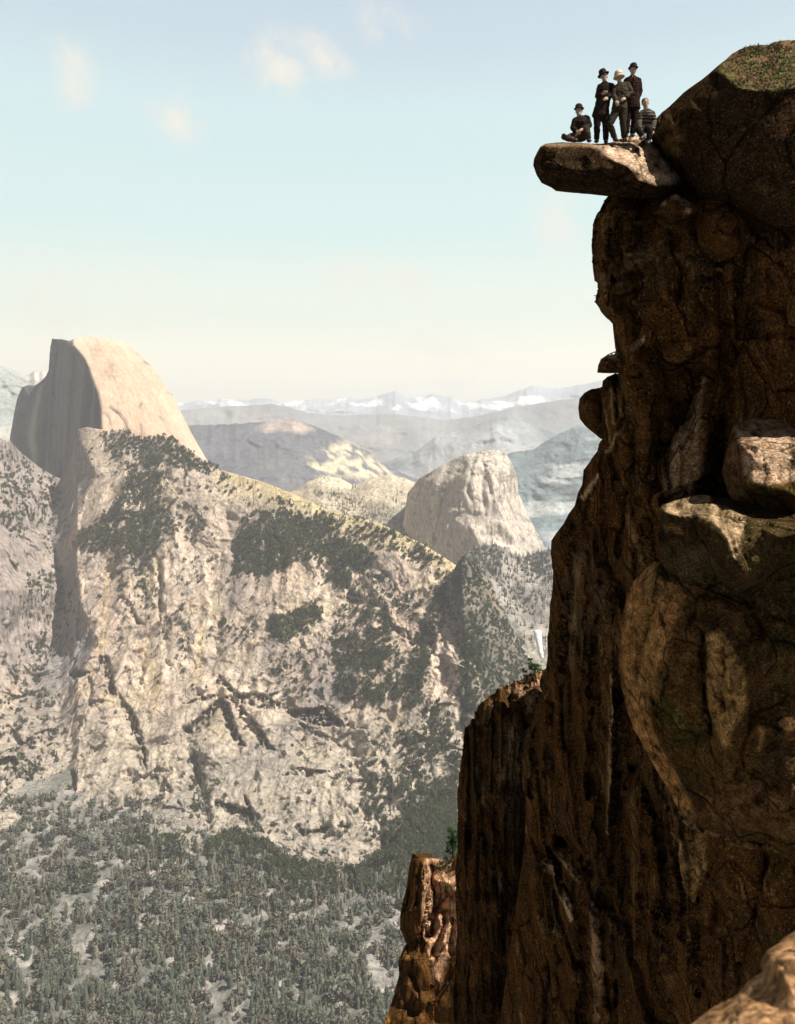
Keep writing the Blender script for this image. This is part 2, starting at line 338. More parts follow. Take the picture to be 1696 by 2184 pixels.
# ============================================================ far country
def piecewise(pts):
    a = np.array(sorted(pts)); return lambda x: np.interp(x, a[:, 0], a[:, 1])
def layer(name, top, bot_y, Yt, Yb, x0, x1, step, colfn, mat, amp, ns, k=1.0, jit=1.5, strokes=(), ridged=0.6, stretch=(1, 1, 0.7), seed=0, back=0.12, dfn=None, oct=7, fac=None):
    """a mountain flank: skyline `top`, foot at bot_y, distance Yt at the skyline and Yb at the foot, plus the slope behind the skyline"""
    tf = piecewise([(p[0], p[1]) for p in top]); nx = int((x1-x0)/step)+1; xs = np.linspace(x0, x1, nx)
    ty = tf(xs); z0 = np.zeros(nx)
    ty = ty+jit*fbm(np.stack([xs/9, z0, z0+seed], 1), 4, seed+3, 0.6)
    nv = max(4, int((bot_y-ty.min())/step)+1); v = np.linspace(0, 1, nv)**1.0
    PX = np.repeat(xs[None], nv, 0).ravel(); V_ = np.repeat(v[:, None], nx, 1).ravel(); TY = np.repeat(ty[None], nv, 0).ravel()
    PY = lerp(TY, bot_y, V_)
    yt = Yt(PX) if callable(Yt) else Yt; yb = Yb(PX) if callable(Yb) else Yb
    Yd = lerp(yt, yb, V_**k)
    if dfn is not None: Yd = dfn(PX, PY, Yd, V_)
    gx, gy = warp2(PX, PY, 8)
    for p_, w_, a_ in strokes: Yd = Yd+a_*smask(gx, gy, p_, w_*1.0)*(.6+.7*fbm(np.stack([PX/25, PY/25, PX*0+w_], 1), 3, 77))
    P = W3(PX, PY, Yd); Q = P*np.array(stretch)/ns
    wq = np.stack([fbm(Q*.7+3, 2, seed+80), fbm(Q*.7+7, 2, seed+81), fbm(Q*.7+1, 2, seed+82)], 1)*0.6
    n = ridged*fbm(Q+wq, oct, seed, 0.55, True)+(1-ridged)*fbm(Q*1.3+wq, oct, seed+9, 0.55)
    if fac:
        rough = np.clip(.45+1.8*fbm(P/330, 3, seed+90), .12, 1)
        for fa, fs, fst in fac: n = n-(fa/amp)*rough*facets((P+wq*fs*.5)*np.array(fst)/fs, seed+40)
    Yd = Yd-amp*n*np.clip(V_*10, 0.25, 1)
    P = W3(PX, PY, Yd)
    C = colfn(PX, PY, P, V_)
    nb = 6; rows = []
    for j in range(1, nb+1):                                     # far side, falling away behind the skyline
        R = P[:nx].copy(); t = j/nb; R[:, 1] += back*R[:, 1]*t; R[:, 2] -= (back*R[:, 1]*t)*0.9*t+1; rows.append(R)
    Vt = np.concatenate(rows[::-1]+[P]); Ct = np.concatenate([C[:nx]]*nb+[C])
    o = mesh(name, Vt, grid_faces(nx, nv+nb), mat, Ct, origin=tuple(P.mean(0)))
    o['kind'] = 'structure'
    return o, PX, PY, P
def tone(base, P, ns, var, seed, alt=None, am=0.0, stretch=(1, 1, 1)):
    n = fbm(P*np.array(stretch)/ns, 5, seed, 0.6)
    c = np.array(base)[None]*(1+var*n[:, None]*1.6)
    if alt is not None:
        m = np.clip(fbm(P*np.array(stretch)/(ns*1.7), 4, seed+5, .55)*2.2+am, 0, 1); c = mixcol(c, alt, m)
    return c
FORA = (0.060, 0.070, 0.062)
# snow range on the horizon
def c_snow(px, py, P, v):
    c = tone((0.30, 0.34, 0.40), P, 900, .25, 11)
    n = fbm(P*np.array((1, .5, 2.2))/650, 6, 21, .68)
    band = np.clip(1-np.abs(py-862-10*fbm(P/2500, 2, 5))/26, 0, 1)
    return mixcol(c, (0.86, 0.86, 0.88), np.clip((n+0.46*band-0.40)*5, 0, 1))
layer('snow_range', [(-400,842),(0,840),(390,859),(430,853),(455,856),(470,850),(495,852),(520,854),(550,851),(580,851),(600,861),(618,858),(650,853),(680,850),(700,853),(740,848),(765,852),(790,850),(815,842),(832,836),(843,832),(855,838),(872,847),(900,846),(925,841),(945,845),(962,843),(985,860),(1005,855),(1040,850),(1075,844),(1110,832),(1140,822),(1160,827),(1200,828),(1240,820),(1280,812),(1310,810),(1500,790),(2000,800)], 960, 19000, 15000, -300, 1950, 3.0, c_snow, M_far, 500, 1600, jit=3.0, seed=1, back=.08)
# broad grey hills
def c_hill2(px, py, P, v): return tone((0.20, 0.215, 0.225), P, 700, .3, 31, (0.34, .33, .32), -0.15)
layer('grey_hills', [(-300,900),(300,880),(400,874),(450,868),(520,865),(580,861),(620,870),(660,881),(720,886),(780,884),(850,884),(900,890),(950,896),(1010,888),(1060,878),(1100,868),(1150,860),(1200,852),(1260,848),(1300,845),(1500,830),(1950,820)], 1060, 13500, 10500, -300, 1950, 3.5, c_hill2, M_far, 420, 1500, jit=1.5, seed=2, back=.05)
layer('granite_spur', [(700,1080),(790,1005),(820,986),(850,975),(880,968),(905,950),(930,930),(955,925),(985,918),(1020,905),(1060,890),(1085,888),(1120,900),(1160,915),(1200,930),(1400,900),(1700,860)], 1120, 9500, 7600, 700, 1700, 3.5, lambda px, py, P, v: tone((0.30, .32, .33), P, 500, .3, 33, (.14, .165, .19), 0.1), M_far, 300, 800, jit=1.5, seed=3, back=.05)
# pale ridge left of the dome
layer('left_ridge', [(-500,700),(-200,745),(0,780),(18,783),(40,793),(60,799),(70,794),(76,789),(82,795),(92,790),(100,797),(115,812),(300,900)], 1000, 7600, 6200, -500, 300, 3.5, lambda px, py, P, v: tone((0.27, .30, .29), P, 300, .3, 35, (.5, .48, .44), -0.1+0.0*px), M_far, 260, 700, jit=1.5, seed=4, back=.05)
# dark wooded hill with a bare summit
def c_hill3(px, py, P, v):
    c = tone((0.115, 0.125, 0.15), P, 300, .3, 37, (.2, .19, .185), -0.25)
    c = mixcol(c, (0.50, .40, .36), pmask(px, py, [(548,914),(565,900),(600,896),(640,898),(672,918),(640,924),(600,916),(570,922)], 6)*np.clip(.75+fbm(P/120, 4, 3)*1.2, 0, 1))
    m = pmask(px, py, [(650,985),(690,955),(740,940),(790,962),(830,1000),(850,1030),(790,1030),(740,1015),(700,1015),(660,1005)], 10)*np.clip(.55+fbm(P/90, 5, 8, .6)*2.6, 0, 1)
    return mixcol(c, (0.58, .50, .36), m)
layer('wooded_hill', [(-100,960),(200,910),(400,907),(480,905),(520,903),(560,899),(600,896),(640,897),(672,908),(700,922),(730,934),(760,946),(790,966),(830,996),(880,1018),(905,1024),(960,1060),(1100,1150),(1300,1300)], 1200, 6600, 4700, 100, 1250, 3.0, c_hill3, M_far, 160, 520, jit=2.2, seed=5, back=.05)
# blue wooded hill on the right
def c_hill4(px, py, P, v):
    c = tone((0.15, .20, .22), P, 260, .35, 41)
    m = np.clip(fbm(P*np.array((.5, .5, 2))/200, 5, 43, .6)*3-0.35+np.clip((py-1040)/120, 0, .6), 0, 1)
    return mixcol(c, (.42, .45, .45), m)
layer('blue_wooded_hill', [(900,1100),(1000,1010),(1060,985),(1080,968),(1110,962),(1140,958),(1165,940),(1200,922),(1235,905),(1270,893),(1300,880),(1500,830),(1900,760)], 1280, 6000, 4600, 950, 1900, 3.0, c_hill4, M_far, 150, 450, jit=2.5, seed=6, back=.05)
# granite shoulder left of the blunt peak, and the rough ground under it
def c_sh(px, py, P, v):
    c = tone((0.46, .40, .30), P, 140, .3, 45, (.15, .15, .13), 0.0)
    return mixcol(c, (.56, .50, .38), pmask(px, py, [(655,1032),(670,1018),(710,1012),(745,1025),(760,1042),(700,1042)], 5))
shoulder, shx, shy, shP = layer('granite_shoulder', [(500,1100),(640,1040),(660,1026),(690,1014),(725,1018),(752,1034),(775,1028),(800,1018),(830,1012),(860,1018),(890,1030),(930,1045),(980,1075),(1050,1130),(1120,1180),(1180,1215),(1250,1240)], 1330, 4700, 3300, 560, 1350, 3.0, c_sh, M_slope, 110, 260, jit=2.0, seed=7, back=.05)
lower, lox, loy, loP = layer('canyon_side', [(940,1240),(985,1185),(1020,1165),(1060,1160),(1090,1180),(1115,1190),(1140,1182),(1165,1172),(1200,1176),(1300,1180),(1500,1180)], 1640, 3300, 2500, 930, 1500, 3.0, lambda px, py, P, v: mixcol(tone((0.33, .30, .27), P, 110, .35, 47, (.14, .14, .13), 0.05), (.46, .42, .36), pmask(px, py, [(1110,1330),(1145,1335),(1175,1345),(1175,1430),(1120,1420)], 10)*.8), M_slope, 60, 170, jit=2.0, seed=8, back=.04)
# blunt granite peak
def c_cap(px, py, P, nr):
    c = tone((0.50, .44, .37), P, 160, .18, 49, (.36, .33, .30), -0.25, (1, 1, .3))
    c = mixcol(c, (.20, .19, .175), np.clip(fbm(P/38, 4, 51, .6)*4-1.0+np.clip((965+0.28*(px-990)**2/40-py+38)/30, 0, 1), 0, .8))
    c = c*1.12
    for s in ([(1010,985),(1000,1040),(1015,1100)], [(1035,990),(1028,1050),(1040,1130)], [(1070,1000),(1065,1040)], [(955,1010),(950,1060)], [(990,1090),(1005,1140)], [(1080,1060),(1100,1110)]):
        c = mixcol(c, (.2, .19, .18), smask(px, py, s, 2.6)*.7)
    return c
rock('blunt_granite_peak', [(870,1052,4150),(895,1020,4050),(920,1006,4000),(955,985,3950),(990,970,3900),(1020,964,3900),(1058,959,3900),(1078,966,3950),(1090,985,4000),(1100,1010,4020),(1107,1055,4020),(1125,1100,3950),(1142,1130,3900),(1160,1162,3850),(1185,1230,3800),(1100,1250,3650),(1000,1250,3650),(900,1200,3900),(860,1120,4100)],
     [(1000,1000,3800),(1040,990,3820),(1060,1040,3740),(1000,1060,3760),(950,1040,3850),(1010,1130,3640),(1075,1120,3700),(1120,1180,3680),(940,1120,3800),(1030,1180,3600),(1083,1010,3840)], [(19,20),(20,21)],
     M_slope, c_cap, lat=26, lev=3, thick=500, amp=16, nscale=110, nstretch=(1, 1, .45), facet=14, fac=[(22, 110, (1, 1, .3)), (5, 28, (1, 1, .35))], smooth=2, seed=12, edgeamp=.3, kind='structure',
     strokes=[([(1010,985),(1000,1040),(1015,1100)], 4, 22), ([(1035,990),(1028,1050),(1040,1130)], 4, 24), ([(955,1010),(950,1070)], 5, 16)])
# the great split dome
edgeD = [(157,735),(181,762),(190,785),(198,807),(210,837),(217,870),(218,909)]
def c_dome(px, py, P, nr):
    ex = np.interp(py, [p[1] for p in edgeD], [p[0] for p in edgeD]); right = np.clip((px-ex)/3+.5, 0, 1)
    left = tone((0.125, .125, .135), P, 110, .35, 61, (.05, .05, .06), 0.3, (1, 1, .10)); left = mixcol(left, (.50, .43, .36), pmask(px, py, [(84,826),(70,880),(58,930),(70,985),(80,985),(75,930),(80,880),(92,820)], 4)*.7)  # shade of the left face put into its colour, sunlit strip painted in
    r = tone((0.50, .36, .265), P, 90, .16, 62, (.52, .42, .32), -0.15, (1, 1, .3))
    for s, w in (([(235,868),(252,880),(264,900),(270,915)], 3), ([(222,880),(232,892),(236,905)], 2.5), ([(303,860),(298,868)], 3), ([(340,888),(350,896)], 2.2), ([(308,772),(318,778)], 2.5), ([(356,838),(370,842)], 2), ([(300,905),(304,930)], 2.5)):
        r = mixcol(r, (.16, .15, .14), smask(px, py, s, w)*.85)
    for s, w in (([(206,728),(240,790),(262,860)], 2), ([(225,728),(280,800),(320,900)], 1.6), ([(250,735),(310,810),(370,930)], 2), ([(180,725),(206,770),(224,830)], 1.5), ([(190,745),(230,752),(262,748)], 1.5), ([(215,800),(260,800),(300,790)], 1.5)):
        gx, gy = warp2(px, py, 3); r = mixcol(r, (.33, .26, .21), smask(gx, gy, s, w)*.6)
    gx, gy = warp2(px, py, 2)
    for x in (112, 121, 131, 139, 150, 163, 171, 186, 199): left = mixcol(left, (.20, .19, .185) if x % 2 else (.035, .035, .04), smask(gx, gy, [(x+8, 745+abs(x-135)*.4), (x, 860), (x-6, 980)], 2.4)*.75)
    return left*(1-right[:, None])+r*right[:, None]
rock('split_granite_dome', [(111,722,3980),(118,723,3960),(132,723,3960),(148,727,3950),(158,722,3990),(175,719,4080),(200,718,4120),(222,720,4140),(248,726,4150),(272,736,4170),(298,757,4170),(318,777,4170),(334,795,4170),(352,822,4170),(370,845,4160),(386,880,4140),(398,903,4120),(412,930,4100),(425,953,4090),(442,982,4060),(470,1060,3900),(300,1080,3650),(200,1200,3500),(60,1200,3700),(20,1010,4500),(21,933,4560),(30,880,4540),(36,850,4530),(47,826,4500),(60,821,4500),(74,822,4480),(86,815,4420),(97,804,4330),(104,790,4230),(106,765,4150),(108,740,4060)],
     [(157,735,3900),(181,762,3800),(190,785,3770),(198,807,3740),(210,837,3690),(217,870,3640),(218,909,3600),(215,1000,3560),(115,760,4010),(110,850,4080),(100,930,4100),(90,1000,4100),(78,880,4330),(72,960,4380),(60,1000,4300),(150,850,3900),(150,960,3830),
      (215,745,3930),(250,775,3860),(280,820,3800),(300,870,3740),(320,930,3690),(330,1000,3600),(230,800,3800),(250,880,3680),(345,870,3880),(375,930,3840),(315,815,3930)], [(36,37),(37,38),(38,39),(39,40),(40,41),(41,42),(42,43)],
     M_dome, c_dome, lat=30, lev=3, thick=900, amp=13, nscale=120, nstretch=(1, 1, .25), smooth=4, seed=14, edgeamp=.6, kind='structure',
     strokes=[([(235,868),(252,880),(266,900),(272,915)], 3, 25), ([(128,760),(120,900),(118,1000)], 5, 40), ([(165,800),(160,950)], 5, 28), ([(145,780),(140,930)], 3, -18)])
# ------------------------------------------------------------ the near valley wall
edge_x = piecewise([(880,171),(912,171),(942,172),(975,190),(1011,204),(1050,186),(1089,168),(1158,150),(1208,170),(1293,182),(1371,215),(1430,190),(1500,150),(1700,60)])
def edge_x(py, a=np.array([(880,171),(912,171),(942,172),(975,190),(1011,204),(1050,186),(1089,168),(1158,150),(1208,168),(1293,178),(1371,205),(1430,180),(1500,150),(1700,60)])): return np.interp(py, a[:, 0], a[:, 1])
def gul_x(py, a=np.array([(880,90),(1000,95),(1023,112),(1047,122),(1128,100),(1208,125),(1258,140),(1307,128),(1392,100),(1505,35),(1600,10),(1700,0)])): return np.interp(py, a[:, 0], a[:, 1])
RECESS = [([(470,1488),(500,1480),(560,1486),(622,1508),(612,1522),(540,1506),(500,1500)], 60), ([(605,1518),(660,1510),(700,1510),(722,1528),(757,1556),(700,1548),(640,1538)], 70), ([(392,1562),(436,1520),(470,1488),(480,1500),(452,1532),(412,1566)], 60), ([(468,1500),(486,1500),(502,1540),(522,1595),(506,1592),(484,1550)], 60), ([(500,1500),(517,1505),(572,1578),(594,1602),(560,1592),(530,1552)], 55), ([(636,1542),(690,1560),(724,1588),(700,1580),(650,1554)], 50), ([(462,1710),(490,1710),(552,1744),(538,1758),(500,1738)], 70), ([(628,1760),(670,1767),(698,1758),(692,1776),(650,1780)], 60),
  ([(212,1400),(233,1408),(242,1480),(252,1504),(232,1492),(220,1450)], 55), ([(248,1480),(276,1500),(293,1540),(299,1595),(284,1572),(263,1520)], 50), ([(288,1550),(302,1558),(320,1642),(304,1622)], 50), ([(148,1640),(161,1648),(168,1718),(154,1702)], 50), ([(520,1700),(528,1702),(545,1750),(560,1775),(548,1770),(528,1740)], 45), ([(150,1440),(172,1430),(198,1432),(180,1445),(158,1450)], 50), ([(455,1462),(475,1440),(482,1446),(505,1482),(495,1482),(474,1460)], 40), ([(395,1500),(440,1484),(462,1482),(440,1496)], 50), ([(250,1270),(262,1268),(300,1330),(292,1335)], 30), ([(330,1210),(338,1210),(350,1300),(345,1330),(336,1290)], 28), ([(600,1655),(640,1640),(700,1650),(660,1662)], 35), ([(820,1320),(870,1350),(880,1380),(840,1350)], 35), ([(20,1640),(60,1620),(100,1640),(60,1650)], 45), ([(60,1730),(100,1712),(140,1720),(100,1740)], 45), ([(320,1660),(350,1650),(370,1690),(340,1690)], 30)]
def d_wall(px, py, Yd, v):
    e = edge_x(py); g = gul_x(py); f = np.clip((1620-py)/420, 0, 1)
    Yd = Yd+f*(3.6*np.clip(e-px, 0, e-g)-2.2*np.clip(g-px, 0, 400))
    gx, gy = warp2(px, py, 6); z0 = px*0; rag = np.clip(.15+2.2*np.abs(fbm(np.stack([px/9+py/30, py/16, z0], 1), 3, 88, .6)), 0, 1)
    for poly, a in RECESS: Yd = Yd+a*1.1*pmask(gx, gy, poly, 1.6)*rag       # caves and overhung hollows under the rock aprons
    return Yd
W_STR = [(p_, w_, a_*.25) if (i < 14) else (p_, w_, a_*(.4 if w_ >= 12 else .8)) for i, (p_, w_, a_) in enumerate([([(410,1490),(440,1478),(480,1476)], 7, 45), ([(395,1560),(430,1530),(455,1500),(462,1480)], 6, 50), ([(470,1490),(488,1530),(505,1580),(510,1610)], 6, 55), ([(490,1490),(530,1545),(560,1585)], 5, 42), ([(500,1480),(560,1490),(620,1515),(660,1520)], 7, 55), ([(620,1530),(670,1530),(720,1535),(750,1552)], 8, 60), ([(600,1500),(650,1498),(700,1505),(745,1545)], 4, 40), ([(650,1545),(700,1570),(720,1580)], 3, 30), ([(455,1460),(470,1440)], 4, 35), ([(480,1450),(500,1475)], 4, 35),
         ([(215,1400),(225,1450),(235,1500)], 7, 45), ([(240,1480),(270,1520),(300,1600)], 5, 48), ([(285,1540),(290,1610),(310,1650)], 5, 45), ([(150,1640),(160,1700),(165,1720)], 4, 35), ([(465,1710),(500,1722),(545,1745)], 8, 60), ([(520,1700),(525,1740),(545,1770)], 4, 35), ([(640,1760),(670,1768),(695,1762)], 7, 50), ([(155,1440),(195,1432)], 7, 40), ([(230,1290),(300,1330),(310,1400),(300,1480)], 4, 22), ([(330,1180),(345,1300),(360,1420)], 7, 30), ([(490,1100),(500,1220),(470,1330),(450,1440)], 8, 35),
         ([(700,1360),(695,1440),(690,1490)], 5, -22), ([(820,1500),(860,1440),(905,1330),(940,1240)], 14, 55), ([(900,1500),(930,1570),(960,1700)], 12, 45), ([(600,1210),(580,1300),(570,1330)], 6, 25), ([(170,1180),(170,1300)], 6, -30), ([(430,1200),(440,1300),(400,1400)], 7, -30), ([(780,1230),(830,1300),(880,1400)], 8, -30), ([(400,1560),(420,1640),(440,1760)], 10, 35), ([(300,1650),(310,1760)], 10, -30), ([(560,1620),(560,1700)], 8, -30), ([(600,1300),(700,1280),(820,1290)], 8, 25), ([(750,1600),(800,1700),(820,1800)], 10, 40), ([(130,1500),(100,1600),(60,1700)], 10, 40), ([(60,1560),(30,1650),(0,1700)], 8, 35)])]
def c_wall(px, py, P, v):
    c = tone((0.48, .395, .315), P, 110, .34, 71, (.215, .19, .178), -.05, (1, 1, .4))
    c = mixcol(c, (.50, .41, .26), np.clip(fbm(P*np.array((1, 1, .3))/90, 4, 72)*2.5-.5, 0, .5))
    c = mixcol(c, (.47, .37, .30), np.clip(fbm(P/260, 3, 73)*2.2-.3, 0, .4))
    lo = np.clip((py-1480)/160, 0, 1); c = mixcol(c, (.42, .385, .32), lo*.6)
    e = edge_x(py); g = gul_x(py); c = mixcol(c, (.23, .235, .25), np.clip((e-px)/8, 0, 1)*np.clip((px-g+15)/25, 0, 1)*np.clip((1600-py)/200, 0, 1)*.8)  # grey wedge left of the edge: its shade is put into the colour
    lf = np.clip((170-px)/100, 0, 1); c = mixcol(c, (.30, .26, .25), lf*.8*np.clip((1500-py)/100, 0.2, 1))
    st = np.clip(fbm(P*np.array((1, 1, .12))/26, 5, 74, .65)*2.6-.75, 0, .75); c = mixcol(c, (.22, .20, .19), st)
    cr = 1-np.abs(fbm(P*np.array((1, 1, .7))/60+fbm(P/40, 3, 78)[:, None]*.5, 5, 75, .6)); c = mixcol(c, (.17, .155, .15), np.clip((cr-.95)*22, 0, .85))
    for s in ([(235,1180),(225,1300),(215,1390)], [(300,1380),(340,1450),(330,1520)], [(430,1340),(420,1450)]): c = mixcol(c, (.55, .42, .22), smask(px, py, s, 9)*.5)
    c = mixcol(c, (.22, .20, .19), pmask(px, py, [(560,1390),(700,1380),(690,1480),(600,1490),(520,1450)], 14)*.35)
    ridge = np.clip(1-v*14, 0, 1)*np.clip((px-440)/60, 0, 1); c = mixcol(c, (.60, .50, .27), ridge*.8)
    return c
WTOP = [(-300,890),(0,936),(18,939),(30,954),(48,969),(81,996),(102,1008),(129,1023),(150,985),(166,915),(185,911),(205,914),(240,922),(265,918),(300,938),(312,937),(345,930),(370,935),(400,958),(440,985),(470,1003),(520,1016),(560,1028),(600,1043),(640,1060),(700,1088),(740,1100),(800,1112),(850,1135),(900,1160),(950,1190),(985,1215),(1003,1240),(1025,1300),(1060,1390),(1110,1500),(1200,1680),(1300,1800)]
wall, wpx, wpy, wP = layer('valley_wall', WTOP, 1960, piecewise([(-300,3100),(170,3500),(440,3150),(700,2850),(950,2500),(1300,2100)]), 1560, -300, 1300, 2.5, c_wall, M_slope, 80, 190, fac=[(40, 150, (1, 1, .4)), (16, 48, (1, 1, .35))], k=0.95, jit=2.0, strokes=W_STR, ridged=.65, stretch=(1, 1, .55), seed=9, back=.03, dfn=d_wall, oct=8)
# steep wooded cone in front of the canyon mouth
def c_cone(px, py, P, v):
    c = tone((0.19, .17, .14), P, 50, .35, 81, (.11, .105, .09), .15)
    for s in ([(1010,1400),(1030,1500),(1060,1560)], [(960,1300),(1000,1420),(1010,1540)], [(1040,1240),(1065,1300),(1100,1370)]): c = mixcol(c, (.36, .30, .23), smask(px, py, s, 8)*.6)
    return c
cone, cpx, cpy, cP = layer('granite_cone', [(850,1560),(880,1470),(900,1405),(925,1340),(945,1280),(962,1235),(976,1202),(986,1190),(994,1194),(1010,1206),(1038,1232),(1055,1262),(1070,1300),(1090,1340),(1112,1382),(1135,1425),(1170,1490),(1250,1620)], 1760, lambda x: 2330+np.abs(x-986)*1.4, lambda x: 1720+np.abs(x-1000)*1.0, 850, 1250, 2.5, c_cone, M_slope, 40, 110, k=1, jit=2.0, seed=10, back=.08, dfn=lambda px, py, Y, v: Y+1.8*np.clip(985-px+0.12*(py-1190), 0, 300)*np.clip(v*3, 0, 1), strokes=[([(1005,1400),(1030,1480),(1050,1560)], 10, 30), ([(975,1290),(990,1400),(1000,1520)], 9, 30)])
# waterfall
wf = [(1141,1345),(1150,1344),(1153,1362),(1156,1380),(1158,1396),(1157,1404),(1152,1402),(1149,1385),(1145,1365)]
M_water = plain('falling white water', (0.9, 0.92, 0.92), .6, .12, .08)
def loft(rings, close=True, cap=True):
    n = len(rings[0]); V = [tuple(p) for r in rings for p in r]; Fc = []
    for k in range(len(rings)-1):
        for j in range(n if close else n-1):
            a = k*n+j; b = k*n+(j+1) % n; Fc.append((a, b, b+n, a+n))
    if cap: Fc.append(tuple(range(n))[::-1]); Fc.append(tuple(range((len(rings)-1)*n, len(rings)*n)))
    return V, Fc
rg = []
for i in range(17):
    t = i/16; px = lerp(1146, 1156, t**1.2); py = lerp(1344, 1404, t); w = lerp(9.0, 4.5, t)*(.85+.3*random.random()); r = [P3(px+w*math.cos(a), py+math.sin(a)*.5, 2600-14*math.sin(math.pi*.5*t)-w*1.3*math.sin(a)) for a in np.linspace(0, 2*math.pi, 12, False)]; rg.append(r)
V, Fc = loft(rg); wfo = mesh('waterfall', V, Fc, M_water, origin=tuple(P3(1150,1375,2600))); wfo['kind'] = 'structure'
# valley floor and the wide ground under everything
FZ = -1000.0
def c_floor(px, py, P, v): return mixcol(tone((0.19, .19, .17), P, 60, .3, 91, (.30, .285, .26), .05), (.40, .375, .34), np.clip(fbm(P/45, 4, 95, .6)*3-.2, 0, .9))
def d_floor(px, py, Y, v): return -FZ*F/(py-HY)+0*Y
floor, fpx, fpy, fP = layer('valley_floor', [(-700,1640),(1900,1640)], 2700, 2000, 1000, -500, 1500, 3.5, c_floor, M_slope, 26, 70, jit=0, seed=11, back=.02, dfn=d_floor, ridged=.3, oct=6)
g = bpy.data.meshes.new('ground'); n = 24000
M_ground = plain('distant ground', (0.12, .12, .10), .95, .3, .002)
gv = [(-n, -n, -1320), (n, -n, -1320), (n, n+4000, -1320), (-n, n+4000, -1320)]
go = mesh('ground', gv, [(0, 1, 2, 3)], M_ground, smooth=False); go['kind'] = 'structure'

# ------------------------------------------------------------ trees
def cone_tree(seed, kind='fir', sides=7, tiers=6):
    """unit-height conifer from ragged drooping tiers of boughs; returns verts, tris, shade"""
    r = random.Random(seed); V = []; T = []; C = []
    def add(vs, ts, c): b = len(V); V.extend(vs); T.extend([(a+b, b2+b, c2+b) for a, b2, c2 in ts]); C.extend([c*r.uniform(.8, 1.2) for _ in vs])
    for s in range(3):                                            # trunk
        a = s*2.09; a2 = a+2.09
        add([(.018*math.cos(a), .018*math.sin(a), -.05), (.018*math.cos(a2), .018*math.sin(a2), -.05), (0, 0, .9)], [(0, 1, 2)], -1)
    for k in range(tiers):
        t = k/(tiers-1); z = lerp(.12, .86, t)+r.uniform(-.02, .02); R = (lerp(.20, .045, t**.9) if kind == 'fir' else lerp(.22, .13, t))*r.uniform(.85, 1.12); h = lerp(.26, .16, t)
        ph = r.uniform(0, 6); cx, cy = r.uniform(-.012, .012), r.uniform(-.012, .012)
        vs = [(cx, cy, z+h)]; ts = []
        for s in range(sides*2):
            a = ph+s*math.pi/sides; rr = R*(r.uniform(.8, 1.25) if s % 2 == 0 else r.uniform(.4, .62)); vs.append((cx+rr*math.cos(a), cy+rr*math.sin(a), z-(.035 if s % 2 == 0 else -.03)+r.uniform(-.02, .02)))
        for s in range(sides*2): ts.append((0, 1+s, 1+(s+1) % (sides*2)))
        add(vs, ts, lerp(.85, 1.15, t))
    return np.array(V), np.array(T), np.array(C)
def round_tree(seed):
    r = random.Random(seed); V = []; T = []; C = []
    for s in range(3):
        a = s*2.09; a2 = a+2.09; b = len(V); V += [(.04*math.cos(a), .04*math.sin(a), -.1), (.04*math.cos(a2), .04*math.sin(a2), -.1), (0, 0, .7)]; T.append((b, b+1, b+2)); C += [-1]*3
    for k in range(46):                                           # leafy tufts through the crown's volume
        u = r.gauss(0, 1), r.gauss(0, 1), r.gauss(0, 1); l_ = math.sqrt(sum(x*x for x in u))+1e-6; q = r.uniform(.35, 1)**.6
        c = (u[0]/l_*.36*q, u[1]/l_*.36*q, .55+u[2]/l_*.40*q); s = r.uniform(.10, .19); b = len(V); cc = r.uniform(.75, 1.3)
        for _ in range(4): V.append((c[0]+r.uniform(-s, s), c[1]+r.uniform(-s, s), c[2]+r.uniform(-s, s))); C.append(cc)
        T += [(b, b+1, b+2), (b, b+2, b+3), (b, b+1, b+3)]
    return np.array(V), np.array(T), np.array(C)
PROTO = [cone_tree(s, 'fir', 6, 6) for s in range(4)]+[cone_tree(s+10, 'pine', 6, 5) for s in range(2)]
ROUND = [round_tree(s) for s in range(4)]
def treecol(sh, base, j=1.0):
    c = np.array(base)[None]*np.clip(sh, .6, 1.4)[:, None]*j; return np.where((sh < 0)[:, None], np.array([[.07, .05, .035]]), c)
def forest(name, spots, protos, base, label, cat='forest', var=.25):
    """spots: (position, height, width factor)"""
    Vs = []; Ts = []; Cs = []; off = 0; rnd = np.random.RandomState(len(spots))
    for p, h, w in spots:
        V, T, C = protos[rnd.randint(len(protos))]; a = rnd.uniform(0, 6.28); ca, sa = math.cos(a), math.sin(a)
        X = np.stack([(V[:, 0]*ca-V[:, 1]*sa)*h*w+p[0], (V[:, 0]*sa+V[:, 1]*ca)*h*w+p[1], V[:, 2]*h+p[2]], 1)
        j = rnd.uniform(1-var, 1+var); b = np.array(base)*np.array([1+rnd.uniform(-.15, .2), 1, 1+rnd.uniform(-.15, .1)])
        Vs.append(X); Ts.append(T+off); Cs.append(treecol(C, b, j)); off += len(V)
    V = np.concatenate(Vs)
    o = mesh(name, V, np.concatenate(Ts), M_tree, np.concatenate(Cs), smooth=False, origin=tuple(V.mean(0)))
    return tag(o, label, cat, kind='stuff')
rs = np.random.RandomState(3)
def scatter(P, w, n):                                             # pick points of a surface, weight w
    w = w/w.sum(); return P[rs.choice(len(P), n, p=w)]
def area_w(px, py, P): return np.ones(len(px))
SOFT = 7
